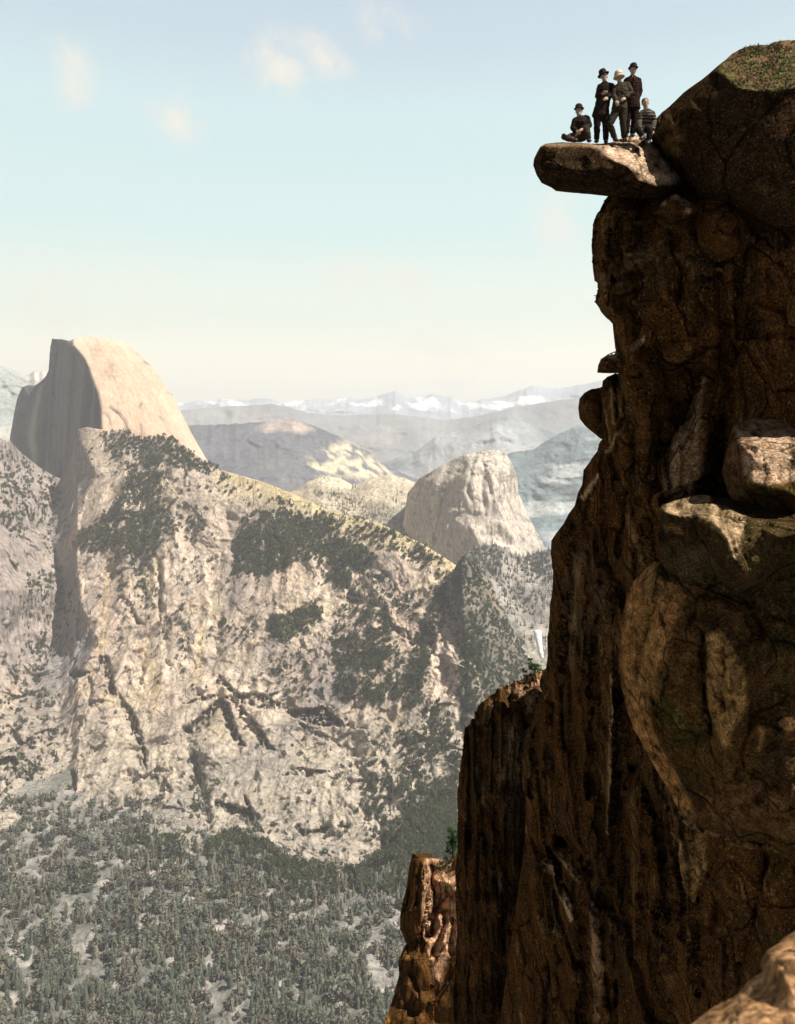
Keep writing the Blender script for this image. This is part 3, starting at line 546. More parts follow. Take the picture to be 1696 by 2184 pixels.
patches = [  # polygon, density
 ([(214,916),(240,906),(262,905),(300,930),(325,932),(350,926),(385,940),(430,972),(470,1000),(440,1008),(360,996),(280,1002),(250,985),(225,950)], 1.0),
 ([(278,1000),(350,1008),(340,1060),(370,1110),(345,1165),(320,1195),(280,1188),(240,1180),(190,1178),(158,1165),(165,1145),(200,1120),(240,1085),(262,1040)], 1.2),
 ([(230,1180),(330,1190),(335,1250),(320,1300),(260,1305),(240,1250)], .45), ([(350,1085),(450,1115),(430,1160),(375,1165),(355,1130)], .55), ([(350,1000),(480,1010),(560,1050),(540,1080),(440,1050),(340,1050)], .30),
 ([(520,1105),(570,1085),(620,1090),(690,1100),(730,1150),(790,1170),(805,1195),(770,1215),(735,1260),(700,1240),(670,1195),(620,1205),(560,1232),(494,1226),(500,1170)], 1.15),
 ([(560,1058),(640,1075),(700,1092),(800,1115),(860,1140),(920,1170),(970,1215),(950,1240),(900,1210),(830,1175),(760,1160),(680,1120),(600,1090)], .6),
 ([(575,1320),(640,1302),(672,1285),(690,1300),(680,1340),(650,1360),(590,1372),(570,1350)], 1.0), ([(470,1320),(560,1320),(550,1370),(480,1390)], .4), ([(470,1235),(560,1240),(540,1290),(480,1280)], .2),
 ([(745,1255),(800,1280),(845,1325),(830,1360),(870,1400),(850,1450),(865,1490),(790,1500),(720,1485),(705,1400),(712,1330)], .75), ([(740,1200),(830,1230),(900,1290),(880,1330),(800,1280),(740,1250)], .5),
 ([(935,1225),(975,1215),(965,1290),(930,1370),(905,1440),(900,1500),(870,1510),(862,1440),(890,1360),(915,1290)], .95), ([(900,1500),(960,1500),(985,1600),(975,1740),(930,1700),(900,1600)], .6),
 ([(560,1400),(700,1395),(690,1500),(600,1480)], .35), ([(60,1230),(130,1210),(90,1290),(40,1310)], .8), ([(60,1290),(130,1240),(165,1260),(120,1400),(50,1480)], .4), ([(100,1040),(140,1060),(130,1180),(95,1160)], .3), ([(0,1400),(120,1450),(110,1540),(40,1560),(0,1500)], .35), ([(0,1440),(60,1440),(0,1600)], .3), ([(400,1600),(460,1620),(460,1720),(410,1760)], .35), ([(0,1600),(120,1560),(130,1640),(0,1720)], .3),
 ([(0,950),(60,985),(110,1010),(130,1060),(80,1130),(20,1150),(0,1110)], .7), ([(380,1190),(470,1200),(450,1260),(370,1230)], .2), ([(330,1300),(420,1290),(400,1420),(330,1400)], .18), ([(700,1560),(860,1560),(860,1760),(740,1720)], .18), ([(860,1560),(960,1600),(975,1800),(850,1830)], .7), ([(780,1700),(860,1640),(870,1800),(780,1800)], .5),
 ([(0,1800),(60,1815),(100,1830),(170,1765),(280,1772),(370,1785),(420,1860),(450,1800),(500,1765),(560,1792),(600,1830),(660,1840),(750,1850),(820,1820),(870,1750),(975,1650),(975,1960),(0,1960)], 1.0)]
vis = (wpx > -60) & (wpx < 1180)
dens = np.zeros(len(wpx))
nz = fbm(wP/55, 4, 101, .6)
for poly, d in patches: dens = np.maximum(dens, d*pmask(wpx, wpy, poly, SOFT)*np.clip(.75+nz*1.6+.5*(d-.5), 0, 1.2))
sparse = np.clip(fbm(wP/120, 4, 105, .6)*2.0-.15, 0, 1)*.07+.012
sparse = np.where((wpx > 150) & (wpx < 600) & (wpy > 1480) & (wpy < 1760), sparse*.4, sparse)
wt = (dens**1.4*1.3+sparse)*vis
pts = scatter(wP, wt, 21000)
spots = [((p[0]+rs.uniform(-3, 3), p[1], p[2]-1), rs.uniform(9, 19)*(0.75+.25*p[1]/2500), rs.uniform(.9, 1.35)) for p in pts]
half = [s for i, s in enumerate(spots) if i % 5 < 2]; rest = [s for i, s in enumerate(spots) if i % 5 >= 2]
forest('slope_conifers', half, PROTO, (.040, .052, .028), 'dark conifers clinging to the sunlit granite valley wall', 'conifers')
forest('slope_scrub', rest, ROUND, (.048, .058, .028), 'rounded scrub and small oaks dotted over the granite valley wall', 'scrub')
w2 = (.4+np.clip(fbm(cP/60, 4, 111)*2, 0, 1))*((cpx > 880) & (cpx < 1180) & (cpy < 1600))*np.clip(1.3-(cpy-1380)/200, .12, 1)
pts = scatter(cP, w2, 3000)
forest('cone_scrub', [((p[0], p[1], p[2]-1), rs.uniform(7, 13), rs.uniform(1, 1.4)) for p in pts], ROUND, (.036, .055, .026), 'green scrub covering the steep granite cone beside the waterfall canyon', 'scrub')
w3 = np.clip(fbm(loP/120, 4, 113)*2.2+.2, 0, 1)*((lox > 960) & (lox < 1190) & (loy < 1400))
w3 += 3*(np.maximum(pmask(lox, loy, [(1090,1180),(1180,1172),(1180,1230),(1130,1230)], 6), pmask(lox, loy, [(985,1180),(1050,1160),(1080,1200),(1050,1230),(1000,1215)], 6)))
pts = scatter(loP, w3+1e-9, 900)
forest('canyon_trees', [((p[0], p[1], p[2]-2), rs.uniform(14, 26), 1.0) for p in pts], PROTO, (.045, .055, .045), 'hazy conifers on the canyon side above the waterfall', 'conifers')
w4 = np.clip(fbm(shP/150, 4, 115)*2.2-.1, 0, 1)*((shx > 640) & (shx < 1180))+1.5*pmask(shx, shy, [(660,1045),(740,1050),(900,1130),(1000,1190),(960,1200),(760,1110)], 6)+.02
pts = scatter(shP, w4, 1100)
forest('shoulder_trees', [((p[0], p[1], p[2]-2), rs.uniform(14, 26), 1.0) for p in pts], PROTO, (.045, .055, .040), 'thin conifers on the granite shoulder behind the ridge', 'conifers')
# valley floor forest
fv = (fpx > -80) & (fpx < 1120) & (fpy < 2290) & (fpy > 1700)
clear = np.zeros(len(fpx))
for poly, d in [([(190,1870),(215,1840),(250,1840),(240,1880),(205,1920)], .95), ([(0,1990),(60,1960),(110,1910),(180,1905),(130,1970),(40,2020),(0,2030)], .6), ([(390,1880),(430,1800),(480,1850),(500,1900),(440,1890)], .5), ([(700,1960),(780,1950),(800,1980),(720,2000)], .5), ([(820,1960),(900,1940),(880,2000)], .5), ([(430,2100),(520,2090),(600,2110),(480,2120)], .5), ([(0,2040),(100,2030),(60,2120),(0,2160)], .35), ([(770,2090),(880,2080),(850,2130)], .5)]:
    clear = np.maximum(clear, d*pmask(fpx, fpy, poly, 10))
wf_ = (1-clear)*np.clip(.66+fbm(fP/38, 4, 121, .6)*2.6-np.clip((fpy-1960)/300, 0, .2), .08, 1.1)*fv*(1800/fP[:, 1])**2*np.clip((fpx+100)/100, 0, 1)
pts = scatter(fP, wf_, 9000)
hts = rs.uniform(11, 27, len(pts)); scr = hts/pts[:, 1]
ppx = CX+pts[:, 0]/pts[:, 1]*F; ppy = HY-(pts[:, 2]+hts*.5)/pts[:, 1]*F
show = scr*((ppx > 8) & (ppx < 835) & (ppy < 2165) & (ppy > 1950))
order = np.argsort(-show); big = order[:300]; restf = order[300:]
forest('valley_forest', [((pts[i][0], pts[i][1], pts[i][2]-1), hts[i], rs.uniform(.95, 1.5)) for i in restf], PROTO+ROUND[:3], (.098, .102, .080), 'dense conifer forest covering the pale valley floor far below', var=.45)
def proto_tree(seed, base):
    V, T, C = cone_tree(seed, 'fir' if seed % 3 else 'pine', 9, 9); return V, T, treecol(C, base)
pm = []
for s in range(6):
    V, T, C = proto_tree(s+30, (.06*(1+.25*(s % 3)), .072*(1+.2*(s % 3)), .055*(1+.15*(s % 3)))); o = mesh('pine_tree', V, T, M_tree, C, smooth=False); pm.append(o)
for k, i in enumerate(big):
    o = pm[k] if k < 6 else pm[k % 6].copy()
    if k >= 6: COL.objects.link(o)
    h = float(hts[i]); w = h*rs.uniform(1.0, 1.4); o.location = (pts[i][0], pts[i][1], pts[i][2]-1); o.scale = (w, w, h); o.rotation_euler = (0, 0, rs.uniform(0, 6.28))
    tag(o, 'tall dark conifer standing in the forest on the valley floor far below the cliff', 'pine tree', 'large conifers on the valley floor')
# ------------------------------------------------------------ the air
hz = bpy.data.materials.new('haze'); hz.use_nodes = True; ht = hz.node_tree; ht.nodes.clear()
pv = N('ShaderNodeVolumePrincipled', ht); pv.inputs['Color'].default_value = (0.93, 0.95, 1.0, 1); pv.inputs['Density'].default_value = 5.5e-5; pv.inputs['Anisotropy'].default_value = 0.1
ho = N('ShaderNodeOutputMaterial', ht); ht.links.new(pv.outputs[0], ho.inputs['Volume'])
b = 29000.0; zl, zh = -1325.0, 1250.0
hv = [(x, y, z) for z in (zl, zh) for x, y in ((-b, -b), (b, -b), (b, b), (-b, b))]
hzo = mesh('haze', hv, [(0, 3, 2, 1), (4, 5, 6, 7), (0, 1, 5, 4), (1, 2, 6, 5), (2, 3, 7, 6), (3, 0, 4, 7)], hz, smooth=False); hzo['kind'] = 'stuff'

# ============================================================ near cliff
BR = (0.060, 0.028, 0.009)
def near_col(px, py, P, nr, base=BR, var=.5, gold=.7, green=.3, st=()):
    c = np.array(base)[None]*np.clip(1+var*1.5*fbm(P*np.array((1, 1, .3))/1.3, 5, 201, .6), .3, 2)[:, None]
    c = mixcol(c, (.028, .018, .011), np.clip(fbm(P*np.array((1.2, 1.2, .22))/.8, 5, 203, .6)*2.6-.2, 0, .8))
    if gold: c = mixcol(c, (.30, .165, .06), np.clip(fbm(P*np.array((1, 1, .25))/.5, 5, 205, .65)*3-1.0, 0, .9)*gold)
    if green: c = mixcol(c, (.030, .036, .010), np.clip(fbm(P/.9, 5, 207, .65)*2.6-.4, 0, .9)*green)
    for s in st: c = mixcol(c, s[1], s[2](px, py) if callable(s[2]) else 0)
    return c
def PM(poly, soft, k=1, nz=0): return lambda x, y: np.clip(pmask(x, y, poly, soft)*k*(1 if not nz else np.clip(.6+nz*fbm(np.stack([x/14, y/14, 0*x], 1), 4, 7, .6), 0, 1)), 0, 1)
def SM(pts, w, k=1): return lambda x, y: smask(x, y, pts, w)*k
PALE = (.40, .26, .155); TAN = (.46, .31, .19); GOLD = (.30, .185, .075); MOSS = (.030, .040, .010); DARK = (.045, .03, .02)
# --- main cliff wall
out = [(1345,385,20.5),(1400,330,20.5),(1460,300,20),(1560,300,18.6),(1700,300,17.6),(1960,300,16.2),(1960,1000,15.6),(1960,1650,17),(1960,2330,19),(1700,2330,24),(1400,2330,30),(1040,2330,44),
       (1065,2180,42.5),(1085,2050,41),(1100,1930,39.5),(1118,1800,38),(1122,1700,37),(1112,1620,36),(1128,1560,35),(1148,1500,34),(1160,1460,33.5),(1164,1432,33),(1168,1400,32),(1167,1360,31.5),(1172,1330,31),(1174,1290,30.4),(1179,1250,29.5),(1179,1215,29),(1175,1180,28),(1177,1152,27.4),(1186,1138,27),(1202,1118,26.5),(1214,1095,26),(1226,1078,25.5),(1233,1050,25),(1241,1034,24.6),(1244,1002,24),(1262,978,23.4),(1275,962,23),(1278,945,22.7),(1292,930,22.4),(1300,905,22.2),(1306,870,22),(1316,820,21.6),(1322,790,21.3),(1318,768,21),(1314,740,20.8),(1311,712,20.6),(1309,690,20.5),(1296,676,20.3),(1282,660,20.2),(1269,642,20.1),(1266,630,20.1),(1273,624,20.15),(1279,616,20.2),(1277,608,20.2),(1270,600,20.2),(1267,575,20.1),(1265,545,20),(1263,510,19.9),(1264,485,19.9),(1270,465,19.9),(1278,450,20),(1288,430,20.2),(1300,418,20.4)]
inn = [(1330,470,19.0),(1320,540,19.0),(1400,500,18.4),(1410,590,18.6),(1320,600,19.4),(1340,640,19.3),(1420,700,18.6),(1350,760,20.2),(1370,850,20.6),(1500,500,18.0),(1500,640,18.6),(1500,760,19.4),(1430,800,20.2),
       (1620,520,17.0),(1620,700,17.8),(1600,800,18.6),(1560,860,19.4),(1750,600,15.9),(1750,860,16.8),(1340,930,21.0),(1400,930,21.6),(1450,900,21.4),(1505,800,20.4),(1428,1050,20.6),(1475,1060,19.4),(1505,920,19.8),(1520,1050,20.6),(1380,1040,21.2),(1310,1010,22.0),
       (1280,1060,23.0),(1330,1100,22.4),(1270,1160,24.2),(1350,1200,22.2),(1400,1120,20.8),(1230,1250,26.6),(1300,1280,24.5),(1220,1400,29.0),(1300,1400,25.8),(1330,1550,26.5),(1200,1560,31.5),(1265,1560,28.6),(1310,1700,28.2),(1190,1700,33.4),(1250,1700,30.2),(1180,1800,34.2),(1150,1760,36),
       (1240,1790,31.2),(1175,1860,35.2),(1225,1950,32.2),(1300,1900,29.6),(1370,1700,25.2),(1400,1820,25.6),(1380,1950,27),(1440,1780,23.2),(1500,1760,20.8),(1560,1800,20.2),(1660,1790,19.0),(1440,1900,23.8),(1490,1900,22.6),(1530,1900,22.4),(1620,1950,21.4),(1480,2060,24.4),(1560,2100,23),(1150,2050,38.2),(1230,2120,34.6),(1320,2100,30.6),(1250,2200,34),(1400,2100,27.4),(1700,1500,17.6),(1700,2100,21),(1820,1300,16)]
cliff_st = [([(1290,560),(1340,520),(1400,470),(1440,440)], 9, .55), ([(1310,618),(1330,610),(1350,590),(1400,580)], 6, .35), ([(1300,470),(1310,520),(1340,545),(1400,535),(1430,500)], 6, -.35),
    ([(1318,800),(1330,870),(1345,930),(1350,1000)], 6, .5), ([(1345,790),(1365,860),(1380,930),(1378,1010)], 8, -.5), ([(1400,700),(1410,800),(1440,880)], 10, .35), ([(1470,560),(1475,700)], 12, -.3), ([(1570,540),(1560,760)], 14, -.3), ([(1610,480),(1600,700)], 12, .35), ([(1540,700),(1700,720)], 10, .3),
    ([(1530,800),(1525,900),(1530,1040)], 12, .7), ([(1410,1000),(1440,900),(1475,840),(1505,790)], 7, .45),
    ([(1225,1160),(1215,1300),(1205,1450),(1210,1600)], 9, .9), ([(1250,1180),(1240,1330),(1232,1500)], 7, -.6), ([(1190,1300),(1185,1430)], 5, -.5), ([(1275,1300),(1262,1450),(1258,1700)], 7, .7), ([(1304,1440),(1300,1600),(1296,1780),(1290,1880)], 6, -.8), ([(1318,1450),(1316,1700),(1300,1950)], 7, .8), ([(1280,1700),(1285,1950),(1270,2184)], 8, .7),
    ([(1140,1560),(1135,1700)], 5, .7), ([(1160,1500),(1155,1640),(1160,1760)], 6, -.7), ([(1180,1500),(1178,1660)], 6, .6), ([(1320,1480),(1340,1620),(1400,1740),(1425,1850),(1420,2000)], 10, .9), ([(1345,1640),(1330,1720),(1335,1900),(1325,2100)], 7, .7), ([(1365,1680),(1360,1850),(1350,2050)], 6, -.6), ([(1395,1740),(1400,1880),(1385,2000)], 6, -.6), ([(1410,1700),(1430,1780)], 4, -.5),
    ([(1160,1805),(1185,1880),(1220,1965)], 6, -1.0), ([(1182,1815),(1205,1850),(1235,1880)], 4, -.8), ([(1172,1812),(1195,1870),(1225,1920)], 6, 1.2), ([(1150,1830),(1165,1950),(1200,2050)], 8, .9), ([(1175,1900),(1185,1980),(1200,2040)], 5, -.7), ([(1190,1790),(1220,1800),(1250,1850)], 14, 1.4),
    ([(1170,2050),(1165,2184)], 7, .9), ([(1185,2000),(1180,2184)], 5, -.7), ([(1262,1920),(1275,2050),(1290,2184)], 7, -.9), ([(1240,1950),(1240,2184)], 8, .8), ([(1310,1950),(1320,2184)], 8, .7), ([(1450,1800),(1445,1900),(1455,2000)], 5, .6), ([(1470,1800),(1472,1890)], 5, -.4), ([(1430,1800),(1440,1900),(1420,2000),(1400,2120)], 7, -.6), ([(1500,1880),(1480,2000),(1490,2120)], 8, .5), ([(1430,1700),(1480,1740),(1560,1775),(1660,1800)], 9, .6), ([(1440,1735),(1520,1765),(1600,1800),(1660,1815)], 8, -.7), ([(1640,1800),(1600,2000),(1560,2150)], 9, .5),
    ([(1215,1120),(1190,1160)], 4, -.4), ([(1262,1045),(1250,1075)], 5, -.5), ([(1300,1050),(1280,1120),(1270,1250)], 9, -.4), ([(1340,1040),(1330,1160),(1320,1300)], 9, .5), ([(1380,1120),(1390,1200)], 6, -.5), ([(1360,1080),(1380,1180),(1400,1230)], 7, .4)]
def cliff_dfn(px, py, Y):
    P = W3(px, py, Y)                                            # tall pleats and ribs down the wall
    a = np.clip((py-1050)/250, .25, 1)
    n = fbm(np.stack([P[:, 0]/1.5+.25*fbm(P/3, 3, 301)*3, P[:, 1]/4, P[:, 2]/14], 1), 4, 303, .55, True)
    n2 = fbm(np.stack([P[:, 0]/.45, P[:, 1]/2, P[:, 2]/7], 1), 3, 305, .6, True)
    return Y-a*(.40*n+.10*n2)*np.clip((1700-px)/300, .3, 1)
cst = [(0, (.15,.09,.04), SM([(1296,455),(1298,500),(1312,530),(1340,545),(1385,535),(1420,505)], 5, .9)), (0, (.12,.075,.035), SM([(1285,600),(1310,590),(1350,560),(1420,530)], 7, .7)), (0, (.12,.07,.035), SM([(1290,640),(1330,620),(1370,600)], 6, .7)), (0, (.13,.075,.035), SM([(1335,800),(1350,880),(1362,930)], 4, .8)), (0, (.12,.07,.03), PM([(1280,560),(1360,570),(1340,640),(1290,650)], 20, .5)), (0, (.16,.10,.045), SM([(1240,1180),(1225,1300),(1215,1430)], 5, .7)), (0, (.13,.075,.03), SM([(1345,1690),(1350,1800),(1345,1950)], 5, .7)), (0, (.15,.09,.04), SM([(1410,1700),(1432,1770),(1440,1830)], 4, .9)), (0, (.13,.075,.03), SM([(1475,540),(1478,640)], 8, .5)), (0, (.12,.07,.03), SM([(1605,500),(1600,640)], 10, .5)), (0, (.12,.07,.03), SM([(1650,520),(1660,640)], 8, .4)),  # golden strokes and patches: light on rims and edges, painted into the colour
       (0, PALE, PM([(1508,792),(1490,822),(1466,880),(1450,930),(1430,1000),(1424,1062),(1472,1062),(1490,1000),(1497,930),(1503,850)], 5, .95, .6)),  # slanting strip: a partly sunlit face, painted as paler stone
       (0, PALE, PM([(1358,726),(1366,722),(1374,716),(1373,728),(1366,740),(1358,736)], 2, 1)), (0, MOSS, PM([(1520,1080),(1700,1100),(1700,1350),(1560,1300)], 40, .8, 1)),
       (0, PALE, SM([(1300,962),(1312,945),(1328,926)], 4, 1)), (0, PALE, PM([(1238,1060),(1256,1034),(1266,1022),(1272,1028),(1262,1046),(1244,1068)], 2, 1)), (0, TAN, SM([(1270,1030),(1278,1012)], 2.5, 1)),  # small slivers catching the sun, painted into the colour
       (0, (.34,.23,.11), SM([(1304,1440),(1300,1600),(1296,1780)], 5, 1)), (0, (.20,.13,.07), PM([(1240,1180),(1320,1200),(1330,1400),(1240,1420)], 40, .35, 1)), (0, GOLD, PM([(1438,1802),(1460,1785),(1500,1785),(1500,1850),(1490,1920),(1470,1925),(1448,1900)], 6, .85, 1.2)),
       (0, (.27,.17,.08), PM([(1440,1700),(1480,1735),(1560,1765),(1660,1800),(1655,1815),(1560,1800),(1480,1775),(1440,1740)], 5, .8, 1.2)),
       (0, (.42, .28, .15), PM([(1162,1842),(1172,1846),(1212,1905),(1224,1962),(1216,1968),(1190,1905)], 2, 1)), (0, (.40, .26, .14), PM([(1186,1816),(1194,1818),(1238,1872),(1236,1884),(1222,1872)], 2, 1)), (0, (.2, .14, .08), SM([(1180,1930),(1190,1990)], 5, .8)), (0, (.30, .19, .10), PM([(1258,1920),(1272,1940),(1288,2060),(1280,2184),(1266,2184),(1262,2050)], 4, .8)), (0, GOLD, SM([(1345,1100),(1365,1180),(1385,1240)], 6, .5)), (0, (.2, .14, .075), SM([(1225,1180),(1212,1400)], 8, .5)), (0, (.2, .14, .075), SM([(1330,1500),(1310,1600)], 6, .2))]  # first two patches: sunlit slashes painted pale
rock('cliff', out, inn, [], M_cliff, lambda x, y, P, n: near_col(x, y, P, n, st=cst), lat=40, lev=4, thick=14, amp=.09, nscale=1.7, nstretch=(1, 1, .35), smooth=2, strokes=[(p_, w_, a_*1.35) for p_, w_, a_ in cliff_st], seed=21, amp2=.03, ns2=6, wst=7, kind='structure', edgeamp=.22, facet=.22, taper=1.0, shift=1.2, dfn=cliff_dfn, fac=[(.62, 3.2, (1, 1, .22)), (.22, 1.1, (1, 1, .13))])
# --- lower buttress with its sunlit ledge
bc = [(0, PALE, PM([(1062,1468),(1090,1450),(1130,1438),(1166,1425),(1170,1462),(1150,1492),(1140,1520),(1118,1532),(1112,1505),(1100,1475),(1075,1470)], 4, .75, 1.5)), (0, (.20, .15, .09), PM([(1060,1560),(1120,1540),(1140,1600),(1130,1690),(1070,1680)], 14, .7, 1)), (0, (.055, .04, .028), PM([(1060,1680),(1130,1690),(1120,1780),(1070,1760)], 14, .6)),  # first patch paints the sunlight on the ledge
      (0, PALE, SM([(1012,1528),(1018,1542)], 3, 1)), (0, (.24, .16, .085), SM([(1050,1490),(1038,1540)], 4, .7)), (0, (.2, .14, .07), SM([(1018,1640),(1028,1720)], 4, .8)), (0, (.2, .14, .07), SM([(1055,1860),(1080,1920)], 5, .7))]
rock('cliff_buttress', [(1240,1440,46),(1165,1425,50),(1150,1430,50),(1132,1438,50),(1112,1446,50),(1092,1452,50),(1076,1462,49.5),(1062,1470,49),(1055,1478,49),(1042,1486,49),(1030,1497,49),(1020,1506,49),(1014,1524,49),(1003,1543,49),(988,1556,49),(986,1580,49),(985,1620,49.5),(981,1660,50),(977,1700,50),(976,1750,50),(975,1800,50),(971,1850,50),(972,1900,50),(973,1950,50),(976,1990,50),(970,2060,50),(950,2330,50),(1300,2330,46),(1300,1700,45)],
     [(1100,1475,47.5),(1130,1482,48.0),(1152,1500,47.2),(1122,1526,46.6),(1060,1510,46.8),(1030,1545,47),(1050,1620,45.5),(1100,1600,45),(1060,1700,45.8),(1015,1700,47),(1020,1820,47),(1080,1800,45),(1060,1950,45.5),(1020,2000,46.5),(1060,2150,45),(1010,2150,46.5)], [], M_cliff,
     lambda x, y, P, n: near_col(x, y, P, n, st=bc), lat=34, lev=4, thick=12, amp=.15, fac=[(.8, 3.0, (1, 1, .3)), (.25, 1.0, (1, 1, .35))], nscale=3, nstretch=(1, 1, .4), smooth=2, taper=1.0, shift=1.5, seed=23, amp2=.06, ns2=6, kind='structure', edgeamp=.6, facet=.35,
     dfn=lambda px, py, Y: Y-1.0*fbm(np.stack([px/20, px*0, py/260], 1), 4, 311, .55, True), strokes=[([(1000,1570),(1000,1800)], 4, 1.2), ([(1030,1560),(1022,1700),(1030,1780)], 4, 1.2), ([(1112,1500),(1118,1540),(1112,1620)], 4, 1.4), ([(1085,1480),(1108,1500)], 4, .9), ([(1120,1470),(1110,1490),(1130,1510)], 3, 1.0), ([(1090,1530),(1070,1700)], 6, -.8)])
# --- farther pinnacle
pc = [(0, (.55, .34, .21), PM([(908,1826),(925,1845),(975,1820),(985,2000),(960,2040),(948,2060),(938,2100),(928,2080),(905,1995),(900,1930)], 4, .9, 1.0)), (0, MOSS, PM([(925,1850),(975,1828),(975,1855),(940,1868)], 6, .6, 1.5))]  # first patch brightens the right face, sunlight painted into its colour
rock('cliff_pinnacle', [(880,1820,72),(893,1828,71),(905,1830,71),(914,1835,72),(924,1845,75),(940,1842,76),(955,1836,75),(975,1820,74),(1080,1830,70),(1080,2330,68),(780,2330,68),(812,2240,68),(818,2184,68),(828,2160,68.5),(838,2130,69),(845,2105,69.5),(851,2080,70),(850,2050,70),(858,2030,70.5),(867,2012,71),(860,1996,71),(854,1982,71),(853,1955,71.5),(858,1930,71.5),(866,1900,72),(870,1875,72),(873,1850,72)],
     [(903,1850,69.5),(901,1930,69),(895,1990,69),(914,1900,70.0),(922,1870,73.5),(925,1930,73.0),(915,1985,71.5),(945,1880,71),(965,1900,70),(935,1960,69.5),(955,1960,70),(930,2010,70),(960,2030,69),(945,2010,68.5),(930,2090,68.5),(900,2060,68.5),(870,2100,68),(900,2180,67),(960,2150,67),(1000,2100,67)], [(27,28),(28,29),(31,32),(32,33)], M_cliff,
     lambda x, y, P, n: near_col(x, y, P, n, st=pc), lat=24, lev=4, thick=14, amp=.15, fac=[(.9, 3.6, (1, 1, .16)), (.22, 1.1, (1, 1, .2))], taper=1.0, shift=1.5, nscale=3.5, nstretch=(1, 1, .5), smooth=2, seed=25, amp2=.05, ns2=7, kind='structure', edgeamp=.15, facet=.2, strokes=[([(916,1850),(917,1890),(908,1960),(890,2010)], 4, 2.2), ([(960,1905),(930,1940),(915,2000)], 4, 1.8), ([(950,1960),(940,2000),(925,2030)], 5, 1.8), ([(970,1960),(960,2000),(960,2040)], 4, 1.2), ([(885,1850),(870,1940)], 4, .8)])
# --- overhanging slab
sc = [(0, (.50, .35, .24), PM([(1262,308),(1300,305),(1320,298),(1345,288),(1380,296),(1405,320),(1425,345),(1442,368),(1452,390),(1400,392),(1372,385),(1362,365),(1340,352),(1320,345),(1300,335),(1280,325)], 5, 1, 1.2)), (0, (.24, .16, .09), PM([(1150,305),(1265,303),(1270,312),(1150,314)], 4, .7))]  # sunlit top and its thin lit edge, painted paler than the front
rock('overhanging_rock', [(1137,352,18.20),(1139,340,18.20),(1146,325,18.30),(1153,312,18.40),(1165,306,18.60),(1180,305,18.70),(1200,303,18.80),(1240,304,18.90),(1262,306,18.90),(1285,306,19.00),(1302,304,19.10),(1316,299,19.30),(1330,293,19.60),(1342,289,19.80),(1360,289,20.00),(1385,297,20.00),(1402,312,20.00),(1422,340,19.80),(1450,372,19.20),(1462,410,18.60),(1400,425,18.70),(1340,423,18.60),(1310,421,18.60),(1290,418,18.50),(1255,414,18.50),(1230,412,18.50),(1205,410,18.50),(1186,408,18.50),(1172,398,18.40),(1155,390,18.30),(1145,374,18.20)],
     [(1168,311,17.80),(1210,308,17.70),(1250,309,17.60),(1285,324,17.40),(1315,343,17.20),(1345,357,17.10),(1365,385,17.00),(1400,398,17.10),(1160,350,17.60),(1200,360,17.35),(1260,365,17.20),(1310,385,17.30),(1170,378,17.90),(1240,395,17.80),(1320,410,17.90),(1340,315,18.60),(1380,340,18.40),(1410,370,17.90)], [(31,32),(32,33),(33,34),(34,35),(35,36),(36,37),(37,38)], M_rock,
     lambda x, y, P, n: near_col(x, y, P, n, base=(.024, .014, .007), gold=.2, green=.1, st=sc), lat=26, lev=3, thick=3.2, amp=.05, fac=[(.10, .9, (1, 1, 1)), (.03, .3, (1, 1, 1))], nscale=1.1, smooth=2, seed=27, amp2=.02, ns2=6, edgeamp=.35)
tag(bpy.data.objects['overhanging_rock'], 'long flat slab of rock jutting out into the air under the feet of the men', 'overhanging rock')
# --- great boulder at the top right
gc = [(0, (.085, .085, .03), PM([(1532,152),(1541,138),(1575,118),(1602,104),(1640,94),(1670,88),(1990,40),(1990,190),(1696,190),(1650,197),(1610,192),(1575,186),(1550,165)], 5, .95)), (0, (.20, .115, .07), PM([(1540,130),(1600,96),(1700,86),(1990,50),(1990,180),(1696,185),(1600,185),(1560,165)], 10, .95, 3.2)), (0, (.03,.03,.012), PM([(1540,130),(1600,96),(1700,86),(1990,50),(1990,180),(1696,185),(1600,185),(1560,165)], 10, .5, 4.5)), (0, (.24, .155, .07), PM([(1395,260),(1420,250),(1455,290),(1450,330),(1425,335),(1400,300)], 10, .55, 1.5))]
def moss_bump(px, py, Y): return Y-pmask(px, py, [(1530,150),(1600,90),(1990,40),(1990,190),(1610,195),(1560,175)], 6)*.30*np.abs(fbm(np.stack([px/9, py/5, px*0], 1), 4, 9, .7))
